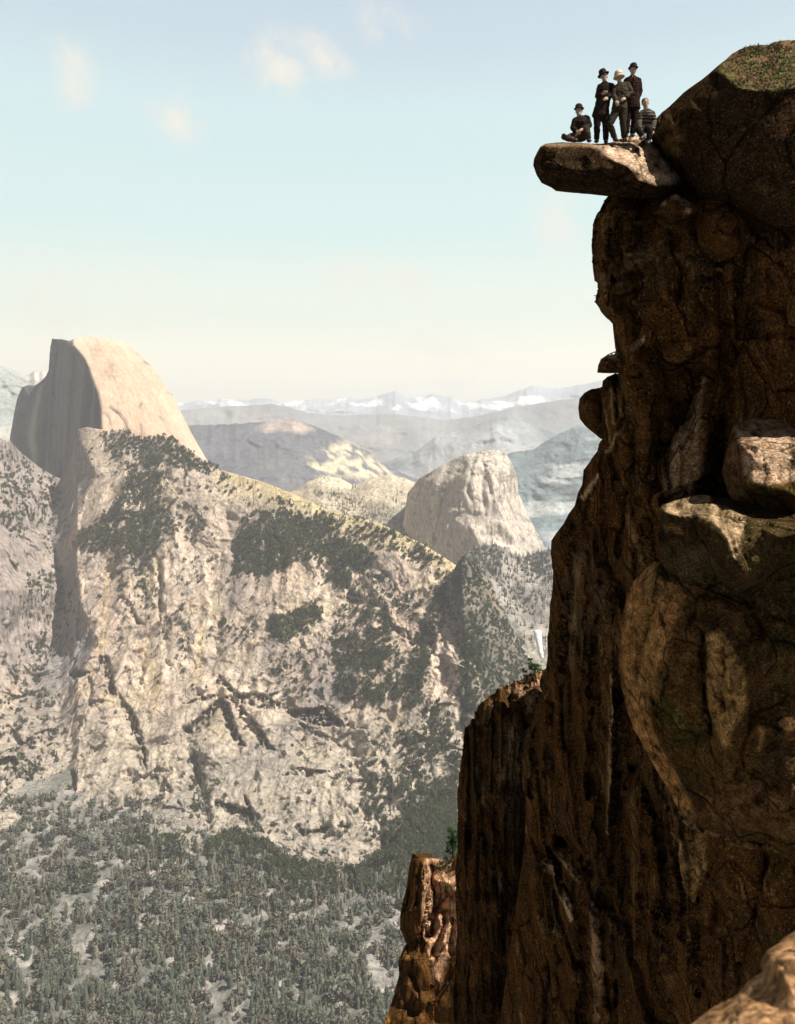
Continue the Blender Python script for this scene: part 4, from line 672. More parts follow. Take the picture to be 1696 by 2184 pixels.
rock('great_boulder', [(1391,268,19.4),(1400,252,18.80),(1412,240,19.00),(1428,228,19.10),(1441,215,19.10),(1458,198,19.00),(1475,185,18.80),(1497,170,18.60),(1512,158,18.60),(1530,142,18.80),(1545,130,19.20),(1562,115,19.70),(1580,105,20.00),(1600,98,20.20),(1622,95,20.30),(1640,95,20.30),(1648,90,20.30),(1665,87,20.30),(1700,84,20.40),(1800,72,20.50),(1990,60,20.50),(1990,560,16.50),(1700,520,16.50),(1560,470,17.40),(1500,440,18.00),(1470,425,19.4),(1435,400,20.2),(1418,360,20.4),(1402,335,20.5),(1392,312,20.4),(1390,290,20.0)],
     [(1535,152,17.60),(1560,172,16.60),(1577,186,16.20),(1612,192,15.80),(1650,196,15.40),(1700,190,15.10),(1900,180,14.40),(1440,270,17.70),(1480,230,17.30),(1500,300,16.60),(1560,300,15.80),(1640,300,15.00),(1750,300,14.20),(1460,340,17.70),(1520,400,16.70),(1600,420,15.70),(1750,420,14.60),(1900,350,13.80)], [(31,32),(32,33),(33,34),(34,35),(35,36),(36,37)], M_rock,
     lambda x, y, P, n: near_col(x, y, P, n, base=(.024, .014, .007), gold=.25, green=.1, st=gc), lat=34, lev=4, thick=5, amp=.07, fac=[(.10, 1.5, (1, 1, 1)), (.03, .4, (1, 1, 1))], nscale=1.6, smooth=3, seed=29, amp2=.02, ns2=6, edgeamp=.35, dfn=moss_bump)
tag(bpy.data.objects['great_boulder'], 'huge dark boulder with a mossy green top beside the seated hatless man', 'boulder')
# --- smaller rocks of the wall
def small(name, o, i, cr, label, cat='rock', mat=M_rock, col=None, **kw):
    base = dict(lat=20, lev=3, thick=1.6, amp=.05, fac=[(.09, .7, (1, 1, .7)), (.03, .25, (1, 1, .7))], nscale=.7, smooth=2, seed=31, amp2=.015, ns2=6, edgeamp=.4); base.update(kw)
    rock(name, o, i, cr, mat, col or (lambda x, y, P, n: near_col(x, y, P, n)), **base)
    return tag(bpy.data.objects[[ob.name for ob in bpy.data.objects if ob.name.split('.')[0] == name][-1]], label, cat)
cap_c = lambda poly, k=.85, colr=TAN, s=4: (lambda x, y, P, n: near_col(x, y, P, n, st=[(0, colr, PM(poly, s, k, 1.5))]))  # rock with sunlight on its top painted in as a paler cap
small('wedged_rock', [(1400,452,17.90),(1412,432,18.10),(1425,420,18.30),(1440,414,18.40),(1455,420,18.30),(1470,430,18.20),(1484,438,18.10),(1490,450,17.80),(1470,480,17.30),(1430,490,17.30),(1402,475,17.60)], [(1425,432,17.20),(1440,430,17.10),(1452,444,16.80),(1476,452,16.70),(1440,465,16.70)], [(11,12),(12,13),(13,14)], 'small sunlit rock wedged under the overhanging slab beside a rounded boulder', col=cap_c([(1405,440),(1425,418),(1440,412),(1490,438),(1484,455),(1460,450),(1448,436),(1425,434)]), seed=33)
small('rounded_boulder', [(1482,448,17.80),(1492,425,17.90),(1508,412,18.00),(1528,403,18.10),(1545,402,18.10),(1570,412,17.90),(1590,430,17.70),(1600,470,17.10),(1580,540,16.80),(1530,560,17.10),(1490,520,17.30)], [(1510,440,16.80),(1545,430,16.70),(1540,480,16.00),(1560,470,16.10),(1510,490,16.50)], [], 'dark rounded boulder bulging from the cliff right of the small wedged rock', seed=35, lat=26)
small('jutting_stone', [(1274,795,21.0),(1276,779,21.0),(1282,766,21.1),(1292,759,21.2),(1303,756,21.4),(1312,755,21.5),(1340,758,21.4),(1345,775,21),(1340,795,20.8),(1310,796,21),(1295,796,21)], [(1293,772,20.6),(1312,768,20.6),(1298,783,20.4),(1325,775,20.2)], [(11,12)], 'small stone with a sunlit top sticking out of the cliff profile below the railing', col=cap_c([(1290,762),(1300,756),(1345,755),(1345,768),(1312,767)], .9), seed=37, lat=14)
small('round_flake', [(1234,870,23.2),(1237,850,23.3),(1247,838,23.4),(1262,830,23.5),(1272,829,23.5),(1286,824,23.4),(1300,840,23.2),(1300,930,23),(1292,940,23),(1279,934,23),(1264,922,23.1),(1248,908,23.2),(1237,893,23.2)], [(1262,860,22.3),(1275,870,22.2),(1280,900,22.3),(1262,895,22.5)], [], 'dark rounded flake of rock bulging out from the cliff edge below the jutting stone', cat='rock flake', seed=39, lat=16)
small('striped_flake', [(1283,835,22.30),(1286,812,22.30),(1296,803,22.30),(1312,796,22.30),(1335,800,22.10),(1352,830,21.70),(1360,880,21.40),(1358,930,21.30),(1340,955,21.50),(1310,965,21.90),(1292,950,22.10),(1285,900,22.10)], [(1300,830,21.40),(1320,840,21.10),(1310,890,21.00),(1335,880,20.80),(1325,930,21.10)], [], 'grooved rock flake with pale vertical stripes leaning on the cliff edge', cat='rock flake', seed=41, lat=18, strokes=[([(1304,820),(1306,870),(1312,905)], 3, -.15), ([(1313,800),(1315,900)], 3, .45), ([(1324,815),(1328,905)], 3, -.25), ([(1335,820),(1338,930)], 3, .3), ([(1288,830),(1292,900),(1300,940)], 2.5, .3)],
      col=lambda x, y, P, n: near_col(x, y, P, n, st=[(0, GOLD, SM([(1304,830),(1306,870),(1312,905)], 4, .7)), (0, GOLD, SM([(1324,820),(1326,900)], 3, .7)), (0, GOLD, SM([(1289,850),(1294,900),(1302,945)], 2.2, .8))]))
# --- the two big ledges and the bulging flake at the right
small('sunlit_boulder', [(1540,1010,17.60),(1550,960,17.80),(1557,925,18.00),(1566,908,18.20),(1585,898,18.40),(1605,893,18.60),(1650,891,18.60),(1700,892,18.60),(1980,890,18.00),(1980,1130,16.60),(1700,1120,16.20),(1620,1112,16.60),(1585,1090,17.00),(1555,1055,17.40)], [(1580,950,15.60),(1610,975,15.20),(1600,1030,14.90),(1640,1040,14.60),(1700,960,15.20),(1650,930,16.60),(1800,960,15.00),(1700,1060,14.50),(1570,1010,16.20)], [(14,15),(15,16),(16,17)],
      'large pale boulder with a sunlit face and a dark overhung base at the right edge', cat='boulder', thick=5, lat=30, amp=.09, nscale=1.2, seed=43, col=lambda x, y, P, n: near_col(x, y, P, n, st=[(0, (.44, .31, .21), PM([(1562,905),(1600,890),(1990,880),(1990,1010),(1700,1020),(1640,1036),(1610,1030),(1590,1020),(1585,960)], 6, .9, 1.2)), (0, (.2, .11, .055), PM([(1545,960),(1570,940),(1580,1000),(1600,1080),(1550,1060)], 8, .6, 1.4)), (0, MOSS, PM([(1560,1020),(1700,1040),(1700,1110),(1600,1100)], 8, .6, 1.2))]))  # first mask paints the sunlit part of the boulder paler
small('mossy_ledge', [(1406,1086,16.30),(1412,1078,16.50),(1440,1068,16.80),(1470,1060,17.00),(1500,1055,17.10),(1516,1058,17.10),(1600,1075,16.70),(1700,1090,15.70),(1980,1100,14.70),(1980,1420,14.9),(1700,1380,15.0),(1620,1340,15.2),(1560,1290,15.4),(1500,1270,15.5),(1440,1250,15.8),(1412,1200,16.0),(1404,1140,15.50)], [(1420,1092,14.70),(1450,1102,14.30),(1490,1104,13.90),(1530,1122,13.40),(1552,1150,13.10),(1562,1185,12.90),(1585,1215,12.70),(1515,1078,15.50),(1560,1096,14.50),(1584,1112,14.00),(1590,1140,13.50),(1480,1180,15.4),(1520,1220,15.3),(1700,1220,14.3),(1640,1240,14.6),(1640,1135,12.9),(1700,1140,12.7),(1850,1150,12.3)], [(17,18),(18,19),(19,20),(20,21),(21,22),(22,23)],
      'stepped ledge with sunlit mossy top above a dark overhang, below the large pale boulder', cat='rock ledge', thick=4.5, lat=26, amp=.10, nscale=.9, seed=45, facet=.05, col=lambda x, y, P, n: near_col(x, y, P, n, base=(.040, .027, .012), green=.6, st=[(0, (.36, .26, .15), PM([(1406,1082),(1440,1064),(1514,1052),(1518,1072),(1560,1090),(1592,1108),(1584,1150),(1574,1190),(1560,1185),(1552,1155),(1530,1128),(1500,1108),(1440,1104)], 4, .9, 1.5)), (0, MOSS, PM([(1440,1085),(1500,1082),(1540,1095),(1500,1100)], 5, .6, 2.5)), (0, (.10, .065, .035), PM([(1440,1180),(1500,1170),(1500,1240),(1450,1240)], 10, .5))]))  # first mask paints sunlight onto the ledge top, moss goes over it
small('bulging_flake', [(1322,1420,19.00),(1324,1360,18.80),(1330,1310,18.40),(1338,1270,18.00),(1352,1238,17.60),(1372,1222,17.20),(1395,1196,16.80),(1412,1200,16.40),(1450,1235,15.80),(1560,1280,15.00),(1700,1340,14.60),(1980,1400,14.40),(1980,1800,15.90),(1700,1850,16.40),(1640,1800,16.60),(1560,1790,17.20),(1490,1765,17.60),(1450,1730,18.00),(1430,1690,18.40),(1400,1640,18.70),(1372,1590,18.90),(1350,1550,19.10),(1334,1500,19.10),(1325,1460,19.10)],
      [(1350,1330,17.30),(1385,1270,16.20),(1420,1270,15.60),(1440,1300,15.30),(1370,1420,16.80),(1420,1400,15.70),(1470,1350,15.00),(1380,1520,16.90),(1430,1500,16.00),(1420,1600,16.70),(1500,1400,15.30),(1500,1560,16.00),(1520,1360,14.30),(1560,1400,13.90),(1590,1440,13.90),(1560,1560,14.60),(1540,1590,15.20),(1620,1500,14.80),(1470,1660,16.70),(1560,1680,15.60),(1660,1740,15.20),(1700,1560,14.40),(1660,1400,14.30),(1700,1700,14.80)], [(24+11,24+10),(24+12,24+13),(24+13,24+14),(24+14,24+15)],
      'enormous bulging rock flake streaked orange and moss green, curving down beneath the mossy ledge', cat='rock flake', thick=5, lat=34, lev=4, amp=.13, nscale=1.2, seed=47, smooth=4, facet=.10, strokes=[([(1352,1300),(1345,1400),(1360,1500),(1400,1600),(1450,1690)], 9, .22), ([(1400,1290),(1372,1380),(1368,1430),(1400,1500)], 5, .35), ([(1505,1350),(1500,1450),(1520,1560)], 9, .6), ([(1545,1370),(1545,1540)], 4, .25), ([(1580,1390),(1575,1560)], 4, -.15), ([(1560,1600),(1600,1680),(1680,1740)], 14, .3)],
      col=lambda x, y, P, n: near_col(x, y, P, n, base=(.062, .034, .012), green=.5, gold=.8, st=[(0, (.42, .21, .08), PM([(1326,1420),(1332,1310),(1350,1240),(1395,1200),(1400,1230),(1450,1240),(1460,1270),(1440,1340),(1420,1400),(1400,1440),(1410,1500),(1380,1480),(1390,1560),(1440,1650),(1470,1710),(1480,1750),(1440,1720),(1400,1650),(1340,1540)], 8, 1, .8)), (0, (.36, .21, .08), PM([(1505,1360),(1535,1345),(1585,1420),(1590,1500),(1560,1560),(1548,1590),(1520,1540),(1505,1450)], 6, .95, 1.0)), (0, MOSS, PM([(1395,1200),(1430,1230),(1400,1290),(1375,1400),(1420,1460),(1480,1560),(1520,1590),(1440,1600),(1380,1480),(1360,1380),(1370,1280)], 10, .75, 1.8)), (0, (.17, .085, .04), PM([(1480,1740),(1560,1650),(1700,1700),(1990,1750),(1990,1800),(1560,1780)], 12, .5, 1.5))]))  # orange along the left rim is soft light painted into the colour
# --- rock beside the camera, out of focus
small('foreground_rock', [(1425,2242,3.0),(1460,2196,3.0),(1485,2177,3.0),(1515,2152,3.05),(1545,2137,3.1),(1575,2117,3.1),(1595,2092,3.1),(1625,2072,3.15),(1620,2052,3.2),(1635,2027,3.2),(1665,2012,3.25),(1685,1997,3.3),(1745,1962,3.3),(1985,1912,3.2),(1985,2420,2.4),(1425,2420,2.4)], [(1585,2152,2.8),(1665,2072,2.85),(1685,2172,2.6),(1785,2062,2.8),(1545,2232,2.6)], [], 'sunlit orange rock close to the camera in the lower right corner', cat='rock', thick=1.0, lat=30, amp=.02, fac=[(.03, .35, (1, 1, 1))], nscale=.3, seed=49, lev=3, col=lambda x, y, P, n: tone((.36, .205, .10), P, .15, .22, 55, (.24, .13, .06), -.1))
# --- railing, pines, shrubs
M_iron = plain('rusty iron', (.05, .04, .035), .6); M_bark = plain('bark', (.08, .055, .04), .9, .4, 12, bump=.5)
def tube(pts, radii, sides=8, cap=True, side=None):
    """tube through pts; radii numbers or (across, deep) pairs"""
    pts = [Vector(p) for p in pts]; rings = []; up0 = None
    for i, p in enumerate(pts):
        d = (pts[min(i+1, len(pts)-1)]-pts[max(i-1, 0)]).normalized()
        ref = side if side is not None else (Vector((1, 0, 0)) if abs(d.x) < .8 else Vector((0, 0, 1)))
        a = (ref-d*ref.dot(d)).normalized(); b = d.cross(a).normalized(); r = radii[i]; ra, rb = r if isinstance(r, tuple) else (r, r)
        rings.append([p+a*ra*math.cos(t)+b*rb*math.sin(t) for t in np.linspace(0, 2*math.pi, sides, False)])
    return loft(rings, True, cap)
def merge(parts):
    V = []; Fc = []
    for v, f in parts: b = len(V); V += [tuple(x) for x in v]; Fc += [tuple(i+b for i in q) for q in f]
    return V, Fc
rl = empty('railing', P3(1308, 766, 22)); tag(rl, 'thin iron railing on top of the small jutting stone', 'railing')
def child(name, vf, mat, par, smooth=True):
    v, f = vf; o = mesh(name, [Vector(x)-par.location for x in v], f, mat, smooth=smooth, parent=par); return o
Rp = [(1296,765,21.7,8), (1305,763,21.8,10), (1313,762,21.9,12), (1320,762,22.0,12)]
for px, py, Yd, h in Rp: child('post', tube([P3(px, py+3, Yd), P3(px, py-h, Yd)], [.022, .018], 6), M_iron, rl)
child('rail', tube([P3(1289,764,21.6)]+[P3(px, py-h, Yd) for px, py, Yd, h in Rp], [.016]*5, 6), M_iron, rl)
def pine(name, base, h, lean, seed, label, col, spread=.42, n=26, leafs=70, cat='pine tree'):
    r = random.Random(seed); root = empty(name, base); tag(root, label, cat)
    tr = [base+Vector((lean[0]*t*t*h, lean[1]*t*h, h*t)) for t in np.linspace(-.08, 1, 7)]
    parts = [tube(tr, [h*.035*(1-.85*t)+.01 for t in np.linspace(0, 1, 7)], 7)]; V = []; Fc = []; C = []
    for k in range(n):
        t = r.uniform(.12, .98); p = base+Vector((lean[0]*t*t*h, lean[1]*t*h, h*t)); a = r.uniform(0, 6.28); ln = h*spread*(1.05-t*.75)*r.uniform(.55, 1.1)
        d = Vector((math.cos(a), math.sin(a), r.uniform(-.05, .45))).normalized(); e = p+d*ln
        parts.append(tube([p, p+d*ln*.5, e], [h*.010, h*.007, .008], 5))
        for q in range(leafs):
            s = r.uniform(.3, 1.08); c = p+d*ln*s+Vector((r.gauss(0, 1), r.gauss(0, 1), r.gauss(0, .7)))*h*.045; w = h*r.uniform(.012, .028); b = len(V)
            u = Vector((r.gauss(0, 1), r.gauss(0, 1), r.gauss(0, 1))).normalized()*w*2.0; v = Vector((r.gauss(0, 1), r.gauss(0, 1), r.gauss(0, 1))).normalized()*w
            V += [c-u, c+v, c+u, c-v]; Fc.append((b, b+1, b+2, b+3)); cc = r.uniform(.6, 1.5); C += [tuple(x*cc for x in col)]*4
    child('trunk', merge(parts), M_bark, root)
    me = mesh('crown', [x-base for x in V], Fc, M_tree, C, smooth=False, parent=root)
    return root
pine('small_pine', P3(1142,1440,49.4), 1.05, (-.35, 0), 5, 'small green pine leaning out over the sunlit ledge of the buttress', (.035, .075, .02), spread=.75)
pine('small_pine', P3(1122,1446,49.6), .6, (-.4, 0), 6, 'low bushy pine sprawling down to the left of the small green pine on the ledge', (.035, .075, .02), spread=.9, n=18)
pine('small_pine', P3(966,1826,73.5), 2.6, (-.05, 0), 8, 'dark pine standing in the notch between the pinnacle and the buttress', (.035, .07, .025), spread=.4)
for k, (px, py, Yd, h, lb) in enumerate([(938,1852,74,.9,'green shrub lowest and leftmost on the sunlit top of the pinnacle'), (952,1844,74,.9,'green shrub in the middle of the sunlit top of the pinnacle'), (968,1836,73.4,1.1,'green shrub against the buttress on the sunlit top of the pinnacle'), (955,1895,70.5,.6,'small round shrub halfway down the sunlit face of the pinnacle')]):
    pine('shrub', P3(px, py+3, Yd), h, (0, 0), 20+k, lb, (.06, .11, .03), spread=.8, n=14, leafs=50, cat='shrub')['group'] = 'shrubs on the pinnacle'
pine('shrub', P3(1028,1503,49), .55, (.1, 0), 31, 'bare dry little shrub on the rim of the buttress left of the sunlit ledge', (.06, .05, .035), spread=.5, n=10, leafs=8, cat='shrub')

# --- low growth on the great boulder's top
gb = bpy.data.objects['great_boulder']; gn = len(gb.data.vertices); gco = np.zeros(gn*3); gb.data.vertices.foreach_get('co', gco); gco = gco.reshape(-1, 3)+np.array(gb.location)
gx_, gy_ = CX+gco[:, 0]/gco[:, 1]*F, HY-gco[:, 2]/gco[:, 1]*F
gk = np.where((pmask(gx_, gy_, [(1540,150),(1560,122),(1600,98),(1700,86),(1990,45),(1990,185),(1610,190),(1570,180)], 3) > .6) & (gco[:, 1] < 20.6))[0]
rg_ = random.Random(4); V = []; Fc = []; C = []
for _ in range(1500):
    c = Vector(gco[rg_.choice(gk)]); green = rg_.random() < .45+.3*math.sin(c.x*3)
    for q in range(7):
        w = rg_.uniform(.012, .03); a = rg_.uniform(0, 6.28); b_ = len(V); p = c+Vector((rg_.gauss(0, .05), rg_.gauss(0, .05), 0)); t = Vector((rg_.gauss(0, .03), rg_.gauss(0, .03), rg_.uniform(.01, .05)))
        V += [p+Vector((math.cos(a)*w, math.sin(a)*w, -.02)), p-Vector((math.cos(a)*w, math.sin(a)*w, .02)), p+t]; Fc.append((b_, b_+1, b_+2))
        col = (.075, .085, .035) if green else (.17, .115, .07); k = rg_.uniform(.5, 1.4); C += [tuple(x*k for x in col)]*3
tag(mesh('ground_cover', V, Fc, M_tree, C, smooth=False, origin=tuple(gco[gk].mean(0))), 'low mossy growth, green and russet, covering the top of the huge dark boulder', 'ground cover', kind='stuff')

# ============================================================ the five men
from mathutils.bvhtree import BVHTree
def bvh(names):
    V = []; Fc = []
    for n in names:
        o = bpy.data.objects[n]; b = len(V); V += [v.co+o.location for v in o.data.vertices]; Fc += [tuple(i+b for i in p.vertices) for p in o.data.polygons]
    return BVHTree.FromPolygons(V, Fc)
SB = bvh(['overhanging_rock'])
def surf(px, py, back=0.06):
    for k in range(30):
        d = P3(px, py+k*.8, 1).normalized(); h = SB.ray_cast(Vector((0, 0, 0)), d, 60)
        if h[0] is not None:                                      # step back over the rim onto the top of the rock
            return h[0].y+(back if k else 0)
    return 19.0
def dzoom(zx, zy): return 1170.2+zx*.15, 110.2+zy*.15
def remeshed(name, parts, voxel, mat, parent, smooth_it=4, wr=0, wseed=0, mats=None):
    v, f = merge(parts); me = bpy.data.meshes.new(name); me.from_pydata([tuple(Vector(x)-parent.location) for x in v], [], f); me.validate()
    ob = bpy.data.objects.new(name, me); COL.objects.link(ob)
    m = ob.modifiers.new('r', 'REMESH'); m.mode = 'VOXEL'; m.voxel_size = voxel
    s = ob.modifiers.new('s', 'SMOOTH'); s.factor = .5; s.iterations = smooth_it
    dg = bpy.context.evaluated_depsgraph_get(); dg.update(); new = bpy.data.meshes.new_from_object(ob.evaluated_get(dg)); bpy.data.objects.remove(ob)
    if wr:
        n = len(new.vertices); co = np.zeros(n*3); new.vertices.foreach_get('co', co); co = co.reshape(-1, 3); no = np.zeros(n*3); new.vertices.foreach_get('normal', no); no = no.reshape(-1, 3)
        d = wr*fbm(co*np.array((9, 9, 16))+wseed, 4, 500+wseed, .6, True); co += no*d[:, None]; new.vertices.foreach_set('co', co.ravel())
    new.polygons.foreach_set('use_smooth', np.ones(len(new.polygons), bool)); new.materials.clear(); new.materials.append(mat); new.update(); new.name = name
    o = bpy.data.objects.new(name, new); COL.objects.link(o); o.parent = parent; return o
def ell(c, r, axis=Vector((0, 0, 1)), n=9, side=None):
    ts = np.linspace(-1, 1, n); return tube([c+axis*(r[2]*t*.998) for t in ts], [(max(.002, r[0]*math.sqrt(max(0, 1-t*t*.996))), max(.002, r[1]*math.sqrt(max(0, 1-t*t*.996)))) for t in ts], 14, True, side)
def cloth_mat(name, col, stripes=None):
    m, t, b = mat_base(name, .9, .05); l = t.links.new; tcn = N('ShaderNodeTexCoord', t); n1 = N('ShaderNodeTexNoise', t); n1.inputs['Scale'].default_value = 22; n1.inputs['Detail'].default_value = 6; l(tcn.outputs['Object'], n1.inputs['Vector'])
    r = N('ShaderNodeMapRange', t); l(n1.outputs['Fac'], r.inputs[0]); r.inputs[1].default_value = .3; r.inputs[2].default_value = .7; r.inputs[3].default_value = .6; r.inputs[4].default_value = 1.4
    mu = N('ShaderNodeVectorMath', t, operation='SCALE'); mu.inputs[0].default_value = col; l(r.outputs[0], mu.inputs['Scale']); out = mu.outputs[0]
    if stripes:
        w = N('ShaderNodeTexWave', t, bands_direction='Z'); w.inputs['Scale'].default_value = 4.2; w.inputs['Distortion'].default_value = 2.5; w.inputs['Detail Scale'].default_value = 1.2; l(tcn.outputs['Object'], w.inputs['Vector'])
        r2 = N('ShaderNodeMapRange', t); l(w.outputs['Fac'], r2.inputs[0]); r2.inputs[1].default_value = .62; r2.inputs[2].default_value = .8
        mx = N('ShaderNodeMix', t, data_type='RGBA'); l(r2.outputs[0], mx.inputs[0]); l(out, mx.inputs[6]); mx.inputs[7].default_value = (*stripes, 1); out = mx.outputs[2]
    l(out, b.inputs['Base Color']); bp = N('ShaderNodeBump', t); bp.inputs['Strength'].default_value = .5; bp.inputs['Distance'].default_value = .01; l(n1.outputs['Fac'], bp.inputs['Height']); l(bp.outputs[0], b.inputs['Normal']); return m
M_skin = plain('skin', (.42, .28, .20), .6, .1, 20); M_hair = plain('hair', (.10, .07, .045), .8, .4, 60); M_beard = plain('grey beard', (.30, .26, .22), .9, .3, 60); M_shoe = plain('boot leather', (.03, .02, .015), .5, .3, 20); M_felt = plain('black felt', (.018, .014, .013), .9, .3, 30); M_linen = plain('white linen', (.6, .56, .5), .8, .1, 30); M_pith = plain('pith helmet cloth', (.62, .50, .37), .8, .12, 20); M_eye = plain('eye', (.03, .02, .02), .3, 0, 5)
def person(label, Y0, J, jacket, trousers, hat=None, beard=False, tie=False, hair=False, yaw=0, hem=.12, seated=False, headtilt=0):
    """J: joints as (zoom x, zoom y, depth offset or 'F' for a foot resting on the rock)"""
    def pt(j):
        px, py = dzoom(j[0], j[1]); d = j[2] if len(j) > 2 else 0
        if d == 'F': return P3(px, py, surf(px, py+3))
        return P3(px, py, Y0+d)
    Q = {k: pt(v) for k, v in J.items()}
    root = empty('person', (Q['ankL']+Q['ankR'])/2 if not seated else Q['pel']-Vector((0, 0, .10))); tag(root, label, 'person', 'men on the overhanging rock')
    sh = (Q['shR']-Q['shL']).normalized(); fwd = Vector((math.sin(yaw), -math.cos(yaw), 0)); side = Vector((math.cos(yaw), math.sin(yaw), 0))
    mid = Q['pel'].lerp(Q['chest'], .5); nb = Q['neck']
    tor = lambda e, hm=0: tube(([Q['pel']-(Q['chest']-Q['pel']).normalized()*hm] if hm else [])+[Q['pel'], mid, Q['chest'], Q['chest'].lerp(nb, .6), nb], ([(.175+e, .125+e)] if hm else [])+[(.155+e, .115+e), (.140+e, .105+e), (.170+e, .115+e), (.135+e*.7, .09+e*.7), (.055+e*.5, .055+e*.5)], 16, True, sh)
    parts = [tor(0)]
    hc = Q['head']; ax = (hc-nb); ax = (Vector((0, 0, 1))*.75+ax.normalized()*.25).normalized()
    parts += [tube([nb-ax*.04, hc-ax*.03], [.058, .054], 12), ell(hc+ax*.02, (.075, .092, .112), ax, 11, side), ell(hc-ax*.055+fwd*.018, (.056, .062, .066), ax, 9, side)]
    parts += [tube([hc+fwd*.082+ax*.02, hc+fwd*.108-ax*.018, hc+fwd*.088-ax*.028], [.010, .016, .012], 8), tube([hc+fwd*.078-ax*.055-side*.022, hc+fwd*.088-ax*.053, hc+fwd*.078-ax*.055+side*.022], [.006, .009, .006], 6)]
    for s in (-1, 1): parts.append(ell(hc+side*s*.078-fwd*.005, (.012, .022, .032), ax, 7, side))
    def limb(a, b, c, r): return [tube([a, a.lerp(b, .4), b, b.lerp(c, .35), c], r, 12)]
    for s in 'LR':
        sh_, el, wr = Q['sh'+s], Q['el'+s], Q['wr'+s]; parts += limb(sh_, el, wr, [.056, .052, .042, .040, .028])
        d = (wr-el).normalized(); hd = (Q['ha'+s]-wr).normalized() if 'ha'+s in Q else d
        pw = hd.cross(fwd); pw = pw.normalized() if pw.length > .2 else hd.cross(Vector((0, 0, 1))).normalized(); pn = pw.cross(hd).normalized()
        if pn.dot(fwd) > 0: pn = -pn
        pc = wr+hd*.05; parts.append(tube([wr, wr+hd*.03, wr+hd*.07, wr+hd*.095], [(.026, .018), (.038, .017), (.042, .016), (.036, .014)], 12, True, pw))
        for i, (off, ln) in enumerate(((-.030, .072), (-.010, .082), (.010, .077), (.029, .060))):
            b0 = wr+hd*.085+pw*off; p1 = b0+hd*ln*.45+pn*.008; p2 = p1+(hd*.7+pn*.7)*ln*.33; p3 = p2+(hd*.25+pn*.95)*ln*.25
            parts.append(tube([b0-hd*.02, p1, p2, p3], [.0095, .009, .0085, .007], 8))
        tb = wr+hd*.03-pw*.034; parts.append(tube([tb, tb-pw*.02+hd*.025, tb-pw*.02+hd*.055+pn*.012], [.012, .010, .008], 8))
        parts += limb(Q['hip'+s], Q['kn'+s], Q['ank'+s], [.088, .080, .058, .055, .040])
        parts.append(tube([Q['ank'+s]+Vector((0, 0, .02)), Q['ank'+s]-Vector((0, 0, .03)), Q['ank'+s].lerp(Q['toe'+s], .6), Q['toe'+s]], [(.04, .04), (.042, .045), (.042, .03), (.03, .018)], 10))
    parts.append(ell((Q['hipL']+Q['hipR'])/2, (.17, .12, .10), Vector((0, 0, 1)), 9, sh))
    remeshed('body', parts, .008, M_skin, root, 2)
    for s in (-1, 1): child('eye', ell(hc+fwd*.083+side*s*.030+ax*.022, (.012, .008, .007), ax, 7, side), M_eye, root)
    # jacket with sleeves
    jp = [tor(.028, hem)]+[ell(Q['sh'+s]-Vector((0, 0, .01)), (.075, .075, .07)) for s in 'LR']
    for s in 'LR':
        jp += [tube([Q['chest'].lerp(nb, .5).lerp(Q['sh'+s], .3), Q['sh'+s]], [.085, .072], 10)]+limb(Q['sh'+s], Q['el'+s], Q['el'+s].lerp(Q['wr'+s], .97), [.078, .074, .064, .060, .048])
    if hem > .15 and not seated: jp.append(tube([Q['pel'], Q['pel']-Vector((0, 0, hem))], [(.19, .145), (.205, .15)], 16, True, sh))
    remeshed('jacket', jp, .013, jacket, root, 4, .016, 1)
    tp = [ell((Q['hipL']+Q['hipR'])/2, (.19, .14, .12), Vector((0, 0, 1)), 9, sh)]
    for s in 'LR': tp += limb(Q['hip'+s], Q['kn'+s], Q['ank'+s]+(Q['kn'+s]-Q['ank'+s]).normalized()*.03, [.108, .100, .078, .074, .066])
    remeshed('trousers', tp, .013, trousers, root, 4, .014, 4)
    for s in 'LR':
        a, t_ = Q['ank'+s], Q['toe'+s]; child('boot', tube([a+Vector((0, 0, .06)), a-Vector((0, 0, .02)), a.lerp(t_, .35)-Vector((0, 0, .01)), a.lerp(t_, .8), t_+(t_-a).normalized()*.03], [(.052, .052), (.055, .058), (.052, .05), (.052, .035), (.03, .018)], 12), M_shoe, root)
    child('collar', tube([nb-ax*.035, nb+ax*.02], [.072, .064], 14), M_linen if tie else jacket, root)
    if tie:
        c0 = nb+fwd*.07-ax*.03; child('shirt', tube([c0, c0+fwd*.05-ax*.10, c0+fwd*.065-ax*.2], [(.045, .02), (.032, .02), (.008, .012)], 8, True, side), M_linen, root); child('tie', tube([c0+fwd*.03, c0+fwd*.075-ax*.10, c0+fwd*.085-ax*.17], [(.012, .012), (.02, .012), (.012, .008)], 8, True, side), M_felt, root)
    if beard: child('beard', merge([ell(hc-ax*.085+fwd*.045, (.052, .045, .055), ax, 9, side), tube([hc+fwd*.085-ax*.04-side*.035, hc+fwd*.10-ax*.036, hc+fwd*.085-ax*.04+side*.035], [.008, .013, .008], 6)]), M_beard, root)
    if hair or hat is not None: child('hair', ell(hc+ax*.052-fwd*.022, (.088, .100, .098) if hair else (.080, .090, .07), ax, 9, side), M_hair, root)
    if hat is not None:
        kind, tilt = hat; up = (ax+side*tilt).normalized(); sd = (side-up*side.dot(up)).normalized(); h0 = hc+up*.055; prof = {'bowler': [(.128, -.004), (.132, .004), (.122, .008), (.096, .004), (.099, .05), (.092, .095), (.068, .125), (.03, .137), (.004, .139)], 'slouch': [(.150, -.014), (.155, -.004), (.135, .004), (.100, .008), (.102, .06), (.098, .105), (.080, .135), (.045, .142), (.004, .128)], 'helmet': [(.148, -.045), (.150, -.034), (.125, .0), (.112, .03), (.104, .075), (.082, .115), (.045, .142), (.014, .152), (.004, .165)]}[kind]
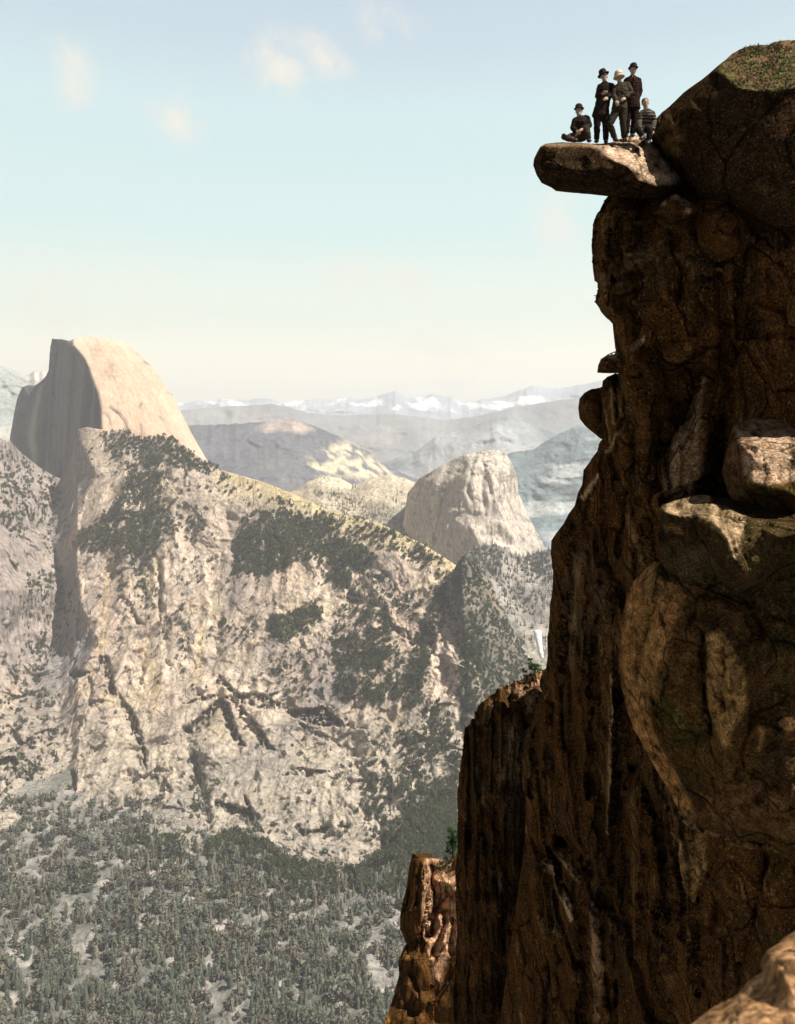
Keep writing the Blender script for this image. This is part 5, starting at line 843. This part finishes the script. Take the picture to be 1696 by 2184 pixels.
        fw2 = up.cross(sd); rings = []
        for r_, z_ in prof: rings.append([h0+up*(z_+(.018*abs(math.cos(t))**2 if r_ > .12 and kind != 'helmet' else 0))+sd*r_*math.cos(t)*.95+fw2*r_*math.sin(t)*1.12 for t in np.linspace(0, 2*math.pi, 24, False)])
        child('hat', loft(rings), M_pith if kind == 'helmet' else M_felt, root)
        if kind == 'helmet': child('hat_band', loft([[h0+up*z_+sd*r_*math.cos(t)*.95+fw2*r_*math.sin(t)*1.12 for t in np.linspace(0, 2*math.pi, 24, False)] for r_, z_ in ((.121, .010), (.117, .030))]), plain('helmet band', (.12, .09, .06)), root)
    return root
c_a = cloth_mat('dark brown wool', (.022, .016, .014)); c_b = cloth_mat('black brown wool', (.020, .013, .012)); c_c = cloth_mat('olive tweed', (.050, .042, .028)); c_c2 = cloth_mat('olive trousers', (.032, .026, .018)); c_d = cloth_mat('maroon wool', (.024, .012, .010)); c_e = cloth_mat('striped grey knit', (.035, .028, .022), (.16, .14, .12)); c_f = cloth_mat('seated man trousers', (.020, .015, .012)); c_g = cloth_mat('faded brown cloth', (.055, .036, .025))
# seated at the left tip
person('man in a round black hat sitting cross-legged at the outer end of the overhanging rock', 18.86, dict(head=(432,850), neck=(448,925), chest=(462,1010,-.02), pel=(435,1195,.05), shL=(385,965,-.02), shR=(540,940,-.02), elL=(345,1090,-.05), elR=(582,1050,-.08), wrL=(400,1130,-.2), wrR=(490,1095,-.25), hipL=(390,1215,.02), hipR=(490,1215,.02), knL=(212,1208,-.22), knR=(545,1100,-.33), ankL=(330,1250,-.28), ankR=(572,1250,-.30), toeL=(400,1262,-.32), toeR=(590,1268,-.42)), c_a, c_g, hat=('bowler', .05), seated=True, hem=.05, yaw=-.5, beard=True)
person('man in a tilted black slouch hat and long dark coat, leftmost of the three standing', 18.85, dict(head=(790,358,-.02), neck=(800,438), chest=(805,560), pel=(752,820), shL=(740,490), shR=(888,480), elL=(700,640,-.02), elR=(925,605,-.03), wrL=(765,600,-.18), wrR=(838,650,-.17), hipL=(705,840), hipR=(800,840), knL=(690,1060,-.03), knR=(815,1060,-.03), ankL=(686,1258,'F'), ankR=(815,1262,'F'), toeL=(672,1278,-.10), toeR=(818,1284,-.10)), c_b, c_b, hat=('slouch', -.28), beard=True, hem=.20, yaw=-.25)
person('man in a pale sun helmet and olive tweed suit standing with one knee bent', 18.78, dict(head=(1003,372,-.02), neck=(1018,448), chest=(1035,560), pel=(1010,790), shL=(965,505), shR=(1112,465), elL=(925,615,-.05), elR=(1178,585,-.05), wrL=(960,700,-.15), wrR=(1088,650,-.18), hipL=(965,830), hipR=(1060,825), knL=(872,1030,-.12), knR=(1058,1010,-.05), ankL=(945,1236,-.05), ankR=(1078,1232,-.02), toeL=(985,1262,-.18), toeR=(1092,1268,-.16)), c_c, c_c2, hat=('helmet', -.08), beard=True, hem=.06, yaw=-.35)
person('man in a black bowler and tie, at the back and rightmost of three standing', 19.25, dict(head=(1203,268,-.02), neck=(1192,345), chest=(1190,460), pel=(1190,730), shL=(1112,400), shR=(1275,400), elL=(1095,560,.02), elR=(1302,560,.02), wrL=(1115,690,-.05), wrR=(1265,690,-.03), hipL=(1145,760), hipR=(1232,760), knL=(1120,970,-.02), knR=(1222,970,-.02), ankL=(1105,1175), ankR=(1190,1175), toeL=(1100,1195,-.13), toeR=(1205,1195,-.13)), c_d, c_d, hat=('bowler', 0), tie=True, hem=.16)
person('bareheaded man in a striped knit top sitting against the great boulder', 18.62, dict(head=(1376,735,0), neck=(1388,820), chest=(1392,910), pel=(1372,1075,.12), shL=(1310,880), shR=(1472,880), elL=(1290,1000,-.05), elR=(1500,1000,-.03), wrL=(1300,1090,-.30), wrR=(1475,1120,-.22), hipL=(1325,1090,.08), hipR=(1420,1090,.08), knL=(1270,1105,-.30), knR=(1440,1120,-.36), ankL=(1350,1205,-.38), ankR=(1425,1270,-.32), toeL=(1310,1235,-.48), toeR=(1410,1302,-.46)), c_e, c_f, hair=True, seated=True, hem=.0, yaw=-.15)
